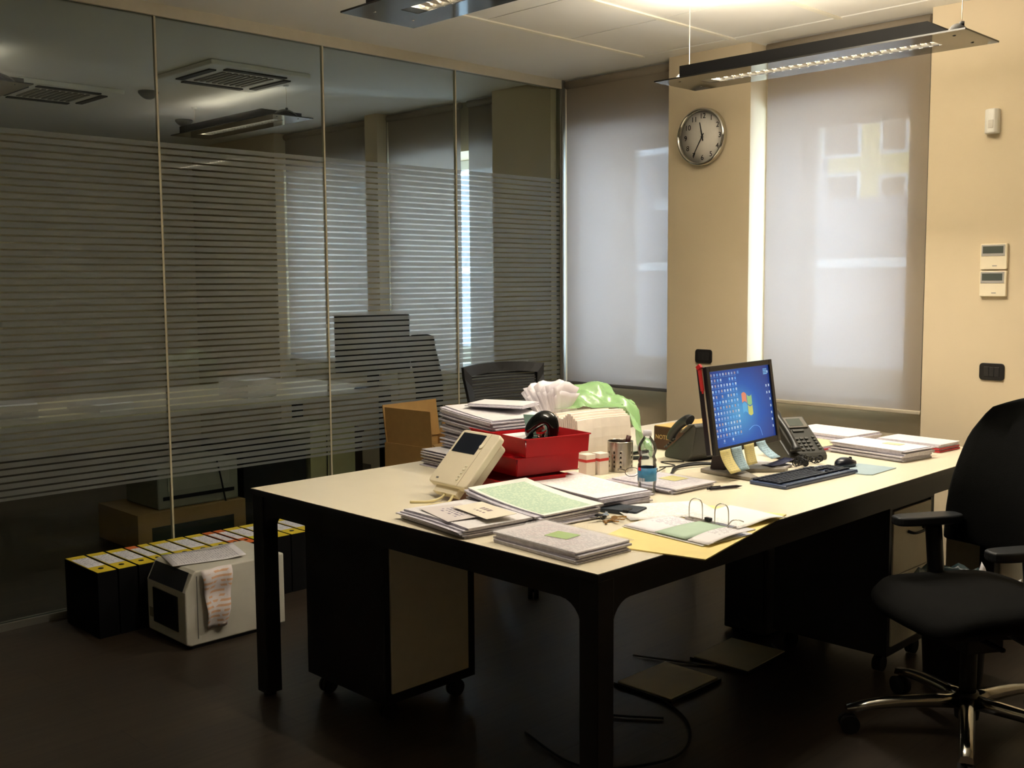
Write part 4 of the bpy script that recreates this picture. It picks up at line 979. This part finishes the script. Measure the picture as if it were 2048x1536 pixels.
# wallet organiser and keys
ob_ = thing('organiser_wallet', 'black closed organiser with a strap, beside the white letters', 'wallet', (2.562, -2.528, TZ), R(14))
MB().prism(rounded(.125, .085, .008), 0, .014).build('cover', M('organiser', (38, 48, 58), .5), ob_, bevel=.003)
MB().box(.018, .036, -.047, -.01, .004, .0165).build('strap', black_plastic, ob_, bevel=.002)
ky = thing('bunch_of_keys', 'bunch of keys with a black car key and brass keys, lying before the organiser', 'keys', (2.598, -2.655, TZ), R(-20))
MB().tube([(.016*math.cos(2*PI*i/24), .016*math.sin(2*PI*i/24), .004+.0015*math.sin(4*PI*i/24)) for i in range(24)], .0012, 6, closed=True).build('key_ring', chrome, ky)
brass = M('brass', (186, 140, 66), .3, .9); random.seed(4)
MB().prism(rounded(.045, .026, .009), 0, .011).build('car_key', black_plastic, ky, bevel=.003, loc=(-.032, -.004, .001), rot=(0, 0, .5))
for k, a in enumerate((-.5, .1, .6, 1.1, 2.6, -1.4)):
    m = MB(); m.cyl((.014, 0, 0), (.014, 0, .0022), .010, n=14); m.box(.02, .05, -.0035, .0035, 0, .0022); m.box(.03, .034, -.006, -.0035, 0, .0022); m.box(.040, .045, -.006, -.0035, 0, .0022)
    m.build('key', brass if k < 4 else chrome, ky, loc=(.012*math.cos(a), .012*math.sin(a), .002+.0018*k), rot=(.04*k, -.05, a))

pen = thing('ballpoint_pen', 'black ballpoint pen lying alone before the monitor', 'pen', (2.588, -2.012, TZ+.0065), R(66))
m = MB(); m.cyl((-.062, 0, 0), (.045, 0, 0), .0052, n=14); m.cyl((.045, 0, 0), (.066, 0, 0), .0052, .001, n=14); m.build('barrel', M('pen_black', (30, 24, 34), .3), pen)
m = MB(); m.cyl((-.062, 0, 0), (-.072, 0, 0), .0035, n=10); m.box(-.058, -.02, -.0015, .0015, .0055, .0075); m.build('clip', black_plastic, pen)

# keyboard
kb = thing('keyboard', 'black computer keyboard before the monitor', 'keyboard', (2.682, -1.648, TZ), R(86.5))
# local: X along its length (towards the window), Y towards the monitor
m = MB(); P = [(-.228, -.075), (.228, -.075), (.232, -.06), (.232, .070), (.222, .080), (-.222, .080), (-.232, .070), (-.232, -.06)]
m.prism(P, 0, .012); m.build('body', M('keyboard_blue_sheen', (58, 70, 98), .3, spec=.6), kb, bevel=.003)  # black body coloured blue, its glossy reflection painted in
MB().box(-.225, .225, -.074, -.052, .012, .0145).build('palm_edge', M('keyboard_gloss', (44, 60, 88), .22, spec=.7), kb, bevel=.001)
key_m = M('key_top', (26, 30, 40), .45, spec=.4)
m = MB()
rows = [(.064, 13, .026), (.040, 15, .0), (.021, 15, .0), (.002, 15, .0), (-.017, 14, .0), (-.036, 0, 0)]
for y, n, _ in rows:
    if n:
        pit = .300/n
        for i in range(n): m.cbox(-.218+pit*(i+.5), y, .0155, pit-.003, .0155, .006)
    else:
        for a, b_ in ((-.218, -.196), (-.193, -.173), (-.170, -.150), (-.147, -.035), (-.032, -.012), (-.009, .012), (.015, .036), (.039, .082)): m.box(a, b_, y-.008, y+.008, .0125, .0185)
for i in range(3):
    for y in (.064, .040, .021): m.cbox(.098+.0195*i, y, .0155, .0165, .0155, .006)
    m.cbox(.098+.0195*i, -.036, .0155, .0165, .0155, .006)
m.cbox(.1175, -.017, .0155, .0165, .0155, .006)
for i in range(4):
    for y in (.040, .021, .002, -.017, -.036): m.cbox(.162+.0175*i, y, .0155, .0150, .0155, .006)
m.build('keys', key_m, kb, bevel=.0012, seg=1)
mo = thing('computer_mouse', 'black computer mouse at the far end of the keyboard, on the pad', 'mouse', (2.676, -1.342, TZ+.0045), R(80))
m = MB(); G = []
for k, (z, sc) in enumerate([(0, .92), (.008, 1), (.018, .96), (.027, .80), (.033, .52), (.035, 0)]):
    G.append([m._v((.052*sc*math.copysign(abs(math.cos(2*PI*i/28))**.8, math.cos(2*PI*i/28)), .030*sc*math.sin(2*PI*i/28), z-(.006 if sc and math.cos(2*PI*i/28) > .3 else 0)*(k > 2))) for i in range(28)])
for k in range(5):
    for i in range(28): m.bm.faces.new((G[k][i], G[k][(i+1) % 28], G[k+1][(i+1) % 28], G[k+1][i]))
m.bm.faces.new(G[0][::-1]); bmesh.ops.remove_doubles(m.bm, verts=m.bm.verts, dist=1e-5); m.build('shell', M('mouse_black', (24, 26, 36), .3, spec=.6), mo, smooth=True)
MB().cyl((.028, -.003, .027), (.028, .003, .027), .007, n=14).build('scroll_wheel', dark_rubber, mo)
tag(MB().prism([(-.075, -.105), (.055, -.105), (.075, -.09), (.078, .105), (-.075, .105)], 0, .0035).build('mouse_pad', M('pad_blue', (160, 180, 186), .6), loc=(2.752, -1.342, TZ), rot=(0, 0, R(2))), 'pale blue mouse pad beyond the keyboard', 'mouse pad')

# monitor
mn = thing('monitor', 'black widescreen monitor showing a blue desktop full of icons, sticky notes along its bottom', 'monitor', (2.452, -1.70, TZ), R(93.6))
tilt = R(-8.3); mx_ = Matrix.Translation((0, 0, .252)) @ Matrix.Rotation(tilt, 4, 'X')
def mbm(): m = MB(); m.T = mx_; return m
sw, sh = .435, .272
m = mbm(); m.box(-sw/2-.022, sw/2+.022, .0, .034, -sh/2-.024, sh/2+.020); m.build('housing', M('monitor_black', (20, 20, 24), .3), mn, bevel=.004)
m = mbm(); b0, b1 = -.008, .0
m.box(-sw/2-.022, -sw/2, b0, b1, -sh/2-.024, sh/2+.020); m.box(sw/2, sw/2+.022, b0, b1, -sh/2-.024, sh/2+.020); m.box(-sw/2, sw/2, b0, b1, sh/2, sh/2+.020); m.box(-sw/2, sw/2, b0, b1, -sh/2-.024, -sh/2)
m.build('bezel', M('bezel_black', (26, 26, 30), .28), mn, bevel=.002)
m = mbm(); m.box(-sw/2-.023, -sw/2-.021, .006, .012, -sh/2-.02, sh/2+.015); m.build('side_strip', M('side_strip', (170, 160, 140), .4), mn)
def screen_mat():
    m = bpy.data.materials.new('desktop_picture'); m.use_nodes = True; nt = m.node_tree; L = nt.links.new; b = nt.nodes['Principled BSDF']
    tc = ND(nt, 'ShaderNodeTexCoord'); sp = ND(nt, 'ShaderNodeSeparateXYZ'); L(tc.outputs['Generated'], sp.inputs[0])
    cb = ND(nt, 'ShaderNodeCombineXYZ'); L(math_node(nt, 'SUBTRACT', sp.outputs[0], .42), cb.inputs[0]); L(math_node(nt, 'SUBTRACT', math_node(nt, 'MULTIPLY', sp.outputs[2], .8), .33), cb.inputs[1])
    g = ND(nt, 'ShaderNodeTexGradient', gradient_type='SPHERICAL'); mp = ND(nt, 'ShaderNodeMapping'); mp.inputs['Scale'].default_value = (1.55, 1.7, 1); L(cb.outputs[0], mp.inputs[0]); L(mp.outputs[0], g.inputs[0])
    cr = ND(nt, 'ShaderNodeValToRGB'); L(g.outputs[0], cr.inputs[0]); e = cr.color_ramp.elements
    e[0].color = lin((34, 62, 140)); e[0].position = 0; e[1].color = lin((86, 170, 226)); e[1].position = .95; n_ = e.new(.45); n_.color = lin((30, 96, 190))
    b.inputs['Base Color'].default_value = (0, 0, 0, 1); b.inputs['Roughness'].default_value = .35; L(cr.outputs[0], b.inputs['Emission Color']); b.inputs['Emission Strength'].default_value = .8; return m
def em(name, c, s=.5): return M(name, c, .5, emit=s, var=0)
m = mbm(); m.box(-sw/2, sw/2, -.001, .0, -sh/2, sh/2, 9); random.seed(12)
cols, rws = 9, 13
for j in range(rws):
    for i in range(cols):
        x = -sw/2+.016+i*.0205; z = sh/2-.018-j*.0198
        if (j == 1 and i in (4, 5)) or (j == 4 and i in (2, 4)): continue
        if j == 12 and i not in (2, 5): continue
        m.box(x-.004, x+.004, -.0018, -.001, z, z+.009, random.choice((0, 0, 1, 2, 3))); m.box(x-.007, x+.007, -.0018, -.001, z-.0045, z-.003, 4)
for j in range(9):
    for i in range(2 if j in (2, 3) else 1):
        if j == 1: continue
        m.box(sw/2-.016-i*.02, sw/2-.009-i*.02, -.0018, -.001, sh/2-.03-j*.026, sh/2-.021-j*.026, 0)
for k in range(4): m.box(sw/2-.045, sw/2-.016, -.0018, -.001, sh/2-.016-k*.006, sh/2-.0125-k*.006, 3)
m.box(-.02, -.010, -.0018, -.001, sh/2-.018, sh/2-.008, 4)
scr_m = [em('icon_white', (186, 204, 228)), em('icon_grey', (150, 170, 205)), em('icon_orange', (170, 156, 160)), em('icon_blue', (110, 170, 220)), em('icon_text', (100, 150, 205))]
# the four waving panes of the desktop logo
cx, cz, q = .028, .002, .036
for k, (sx, sz) in enumerate(((-1, 1), (1, 1), (-1, -1), (1, -1))):
    x0, x1 = (cx-q, cx-.002) if sx < 0 else (cx+.002, cx+q); z0, z1 = (cz+.002, cz+q) if sz > 0 else (cz-q, cz-.002); n = 8; wv = lambda x: .007*math.sin((x-cx)/q*PI)*-1
    vs0 = [m._v((x0+(x1-x0)*i/n, -.0022, z0+wv(x0+(x1-x0)*i/n)-.004*((x0+(x1-x0)*i/n-cx)/q))) for i in range(n+1)]
    vs1 = [m._v((x0+(x1-x0)*i/n, -.0022, z1+wv(x0+(x1-x0)*i/n)-.004*((x0+(x1-x0)*i/n-cx)/q))) for i in range(n+1)]
    for i in range(n): f = m.bm.faces.new((vs0[i], vs0[i+1], vs1[i+1], vs1[i])); f.material_index = 5+k
scr_m += [em('logo_red', (212, 136, 110)), em('logo_green', (140, 186, 130)), em('logo_blue', (90, 166, 220)), em('logo_yellow', (190, 196, 110))]
m.tube(bez([(.02, -.0015, -.095), (.06, -.0015, -.082), (.10, -.0015, -.092), (.115, -.0015, -.125)], 6), .0007, 4, mi=10); scr_m += [screen_mat(), em('arc_light', (120, 170, 220), .6)]; m.build('screen', scr_m, mn)
# stand
m = MB(); m.prism([(-.085, .06), (-.05, .035), (.05, .035), (.085, .06), (.085, .085), (-.085, .085)], .012, .014)
vs = [[m._v((sx*w2, y, z)) for sx, w2, y, z in ((-1, .07, .035, .014), (1, .07, .035, .014), (1, .07, .095, .014), (-1, .07, .095, .014))], [m._v(p) for p in ((-.05, .045, .20), (.05, .045, .20), (.05, .072, .20), (-.05, .072, .20))], [m._v(p) for p in ((-.045, .050, .31), (.045, .050, .31), (.045, .064, .31), (-.045, .064, .31))]]
for k in range(2):
    for i in range(4): m.bm.faces.new((vs[k][i], vs[k][(i+1) % 4], vs[k+1][(i+1) % 4], vs[k+1][i]))
m.bm.faces.new(vs[2]); m.build('stand', M('stand_dark', (44, 40, 38), .4), mn, bevel=.003)
basem = M('base_grey', (132, 126, 116), .4)
m = MB(); m.prism([(-.14, -.115), (-.10, -.12), (0, .0), (.10, -.12), (.14, -.115), (.105, .09), (.09, .125), (-.09, .125), (-.105, .09)], 0, .014); m.build('base', basem, mn, bevel=.004)
# things stuck on the monitor
def note(label, x, col, hgt=.062, out=.03, w_=.052, side=0):
    m = MB(); nu, nv = 3, 8
    def fn(u, v): return ((u-.5)*w_+side*v, -.0005-out*v*v, -hgt*v+.010*0)
    V = [[m._v(fn(i/nu, j/nv)) for j in range(nv+1)] for i in range(nu+1)]
    for i in range(nu):
        for j in range(nv): f = m.bm.faces.new((V[i][j], V[i+1][j], V[i+1][j+1], V[i][j+1])); f.smooth = True
    o = m.build('sticky_note', col, solid=.0003); L_ = mx_ @ Vector((x, -.009, -sh/2-.008)); o.matrix_world = Matrix.Translation((2.452, -1.70, TZ)) @ Matrix.Rotation(R(93.6), 4, 'Z') @ Matrix.Translation(L_)
    tag(o, label, 'sticky note', 'sticky notes hanging under the monitor')
ny = paper_mat('note_yellow', (232, 218, 150), (190, 180, 150), .007, .35, margin=(1, 1), axis='XZ', strength=.5); nb = paper_mat('note_blue', (176, 206, 218), (120, 140, 165), .007, .35, margin=(1, 1), axis='XZ', strength=.6)
note('leftmost sticky note under the monitor, yellow', -.178, ny, .082, .035, .074, .02); note('blue sticky note second from left under the monitor', -.098, nb, .085, .025, .072, side=.02)
note('yellow sticky note third from left under the monitor', -.008, ny, .076, .012, .074, .01); note('blue sticky note farthest right under the monitor, curling outwards', .080, nb, .060, .055, .070, .02)
def onmon(m, name, mat, label, cat, x, y, z, rot=(0, 0, 0)):
    o = m.build(name, mat); o.matrix_world = Matrix.Translation((2.452, -1.70, TZ)) @ Matrix.Rotation(R(93.6), 4, 'Z') @ mx_ @ Matrix.Translation((x, y, z)) @ Euler(rot).to_matrix().to_4x4(); return tag(o, label, cat)
m = MB(); m.box(-.010, .010, -.002, .002, -.075, .0); m.cbox(.0, 0, .010, .018, .012, .014, rz=.4, ry=.5); m.box(-.003, .003, -.002, .002, -.085, -.075)
onmon(m, 'red_ribbon', M('ribbon_red', (176, 18, 24), .6), 'red ribbon hanging from the top left corner of the monitor', 'ribbon', -sw/2-.034, .012, sh/2+.012, (0, R(3), R(60)))
m = MB(); m.tube(bez([(0, 0, .02), (.008, 0, .0), (.004, 0, -.02), (-.004, 0, -.032), (.003, 0, -.045)], 5), .003, 6); m.cyl((.002, 0, -.05), (.002, 0, -.035), .007, n=10)
onmon(m, 'trinket', M('trinket_brown', (140, 96, 60), .5), 'small brown trinket hanging at the right side of the monitor', 'trinket', sw/2+.030, .012, sh/2-.06)
# small things under the monitor
stack('paper_stack', 'few papers lying under the monitor between stand and right phone', 'papers', (2.44, -1.545), R(10), .19, .14, .010, 3, 91, paper, .008)
tag(MB().sheet(lambda u, v: ((u-.5)*.13, (v-.5)*.05, .004+.016*u*u), 8, 3, .0012).build('plastic_strip', M('dark_blue_plastic', (36, 40, 70), .25, spec=.7), loc=(2.50, -1.53, TZ+.012), rot=(0, 0, R(80))), 'curved dark blue plastic strip on the papers under the monitor', 'strip')

# telephones
ph_m = M('phone_grey', (62, 62, 58), .45); ph_d = M('phone_dark', (38, 38, 38), .4)
def telephone(label, loc, rz, S=1):
    r = thing('desk_telephone', label, 'telephone', loc, rz)      # local: front towards -Y, wedge rising to +Y
    Wp, D0, D1 = .205, -.10, .09; t = R(42)
    def top(y): return .020+(y-D0)*math.tan(t)*.78
    m = MB(); m.T = Matrix.Identity(4)
    pf = [(D0, 0), (D0, .018), (D0+.008, .030), (D1-.01, top(D1)), (D1+.004, top(D1)-.012), (D1-.02, .03), (D1-.05, 0)]
    vs = [[m._v((x, y, z)) for y, z in pf] for x in (S*(-Wp/2+.03), S*Wp/2)]
    m.bm.faces.new(vs[0]); m.bm.faces.new(vs[1][::-1])
    for i in range(len(pf)): j = (i+1) % len(pf); m.bm.faces.new((vs[0][i], vs[1][i], vs[1][j], vs[0][j]))
    m.build('body', ph_m, r, bevel=.006)
    sl = math.atan2(top(D1)-.030, D1-.01-D0-.008); F_ = Matrix.Translation((0, D0+.008, .031)) @ Matrix.Rotation(sl, 4, 'X')
    def fm(): m = MB(); m.T = F_; return m
    LL = math.hypot(top(D1)-.03, D1-.018-D0)
    m = fm(); m.box(-.005, .09, LL*.66, LL*.95, .0, .006); m.build('display_frame', M('phone_silver', (112, 108, 100), .4), r, bevel=.002)
    m = fm(); m.box(.008, .072, LL*.70, LL*.90, .006, .007); m.build('display', M('lcd', (84, 90, 84), .25), r)
    m = fm()
    for i in range(3):
        for j in range(4): m.cbox(.005+.022*i, .018+.020*j, .003, .015, .010, .006)
    for j in range(5): m.cbox(.083, .02+.016*j, .003, .013, .008, .006)
    m.cbox(.035, LL*.585, .003, .05, .012, .006)
    m.build('buttons', M('phone_button', (84, 84, 80), .4), r, bevel=.0015)
    q = -.045 if S > 0 else .078; lo = -.005 if S > 0 else LL*.30
    m = fm(); m.tube(bez([(q, lo, .018), (q, lo+.025, .030), (q, (lo+LL)*.5, .036), (q, LL-.02, .030), (q, LL+(.012 if S > 0 else -.004), .018)], 5), ([.019, .022, .023, .021, .016, .014, .013, .013, .013, .013, .013, .013, .013, .014, .016, .021, .023, .022, .021, .020, .019] if S > 0 else [.018]*21), 14, flat=1.25); m.build('handset', ph_d, r)
    return r
telephone('dark grey desk telephone right of the monitor, its face towards the keyboard', (2.405, -1.275, TZ), R(63))
telephone('dark grey desk telephone seen from behind, left of the monitor', (2.14, -1.565, TZ), R(-104), S=-1)
m = MB(); pts = []
for k in range(520):
    t = k/519; a = 2*PI*t*30; base = Vector((2.50+.035*math.sin(t*8), -1.52+.15*t, .012+.010*math.sin(t*11)**2))
    pts.append(base+Vector((.0105*math.cos(a), .004*math.sin(a*.5), .0105*math.sin(a)+.002)))
tag(m.tube(pts, .0020, 5).build('coiled_cord', black_plastic, loc=(.035, .04, TZ)), 'coiled black handset cord before the right telephone', 'cord')
for lb, pts, rr in (('black cable curling on the desk behind the bottle and monitor foot', [(2.30, -1.99, .003), (2.24, -1.95, .003), (2.22, -1.86, .012), (2.17, -1.83, .003), (2.19, -1.76, .003), (2.10, -1.73, .003), (2.16, -1.66, .003)], .0022),
                    ('thick black cable bundle running behind the monitor stand', [(2.33, -1.985, .005), (2.27, -1.88, .006), (2.24, -1.80, .008), (2.27, -1.70, .010), (2.33, -1.62, .006)], .005),
                    ('second black cable beside the thick bundle behind the monitor', [(2.28, -1.90, .004), (2.22, -1.80, .006), (2.24, -1.70, .012), (2.31, -1.60, .004)], .003)):
    tag(MB().tube(bez([(x, y, z+TZ) for x, y, z in pts], 8), rr, 8).build('cable', black_plastic), lb, 'cable')
nt_ = thing('note_box', 'dark brown and tan note box marked NOTES, behind the left telephone', 'box', (1.965, -1.31, TZ), R(-4))
MB().box(-.095, .065, -.16, .16, 0, .096).build('case', M('note_brown', (74, 42, 34), .45), nt_, bevel=.002)
MB().box(-.093, .063, -.158, .158, .096, .100).build('tan_top', M('note_tan', (214, 170, 104), .5), nt_, bevel=.001)
text('title', 'NOTES', .026, M('gold_print', (200, 160, 110), .5, var=0), nt_, (-.045, -.1608, .052), (PI/2, 0, 0), .0004)
hl = thing('tape_dispenser', 'black low stapler-like dispenser behind the water bottle', 'stapler', (1.975, -1.74, TZ), R(60))
MB().prism(rounded(.12, .035, .012), 0, .010).build('base', black_plastic, hl, bevel=.003); MB().cbox(0, 0, .024, .12, .026, .012, ry=R(-6)).build('arm', black_gloss, hl, bevel=.004)

# right-hand piles
rs = M('red_folder', (176, 44, 50), .6)
stack('paper_stack', 'white pile of papers against the window wall, behind the right telephone', 'papers', (2.262, -.680), R(-6), .34, .25, .036, 6, 101, paper, .008)
st_ = stack('paper_stack', 'thick white pile with a small yellow note, behind the mouse pad', 'papers', (2.635, -.975), R(-9), .345, .20, .046, 10, 111, paper, .010)
MB().cbox(.04, .03, .0475, .075, .045, .001, rz=.1).build('yellow_note', M('pale_yellow_note', (234, 222, 170), .8), st_)
MB().sheet(lambda u, v: ((u-.5)*.37, (v-.5)*.225, .007+.0015*math.sin(7*u)), 8, 6, .0006).build('sleeve', sleeve, st_)
rf = stack('folder_stack', 'papers in dark red folders at the far right corner of the desk', 'folders', (2.655, -.680), R(-5), .29, .165, .034, 5, 121, paper, .006, edge=paper_edge)
m = MB(); m.box(-.145, .147, -.084, .084, .0015, .008); m.box(-.147, .145, -.086, .082, .013, .019); m.build('red_cover', rs, rf)
y2 = stack('folder_stack', 'small pile with yellow and red folders between right telephone and thick white pile', 'folders', (2.345, -.98), R(-10), .20, .20, .022, 4, 131, M('yellow_sheet', (240, 226, 160), .7), .008)
MB().box(-.10, .102, -.102, .1, .006, .011).build('red_cover', rs, y2)
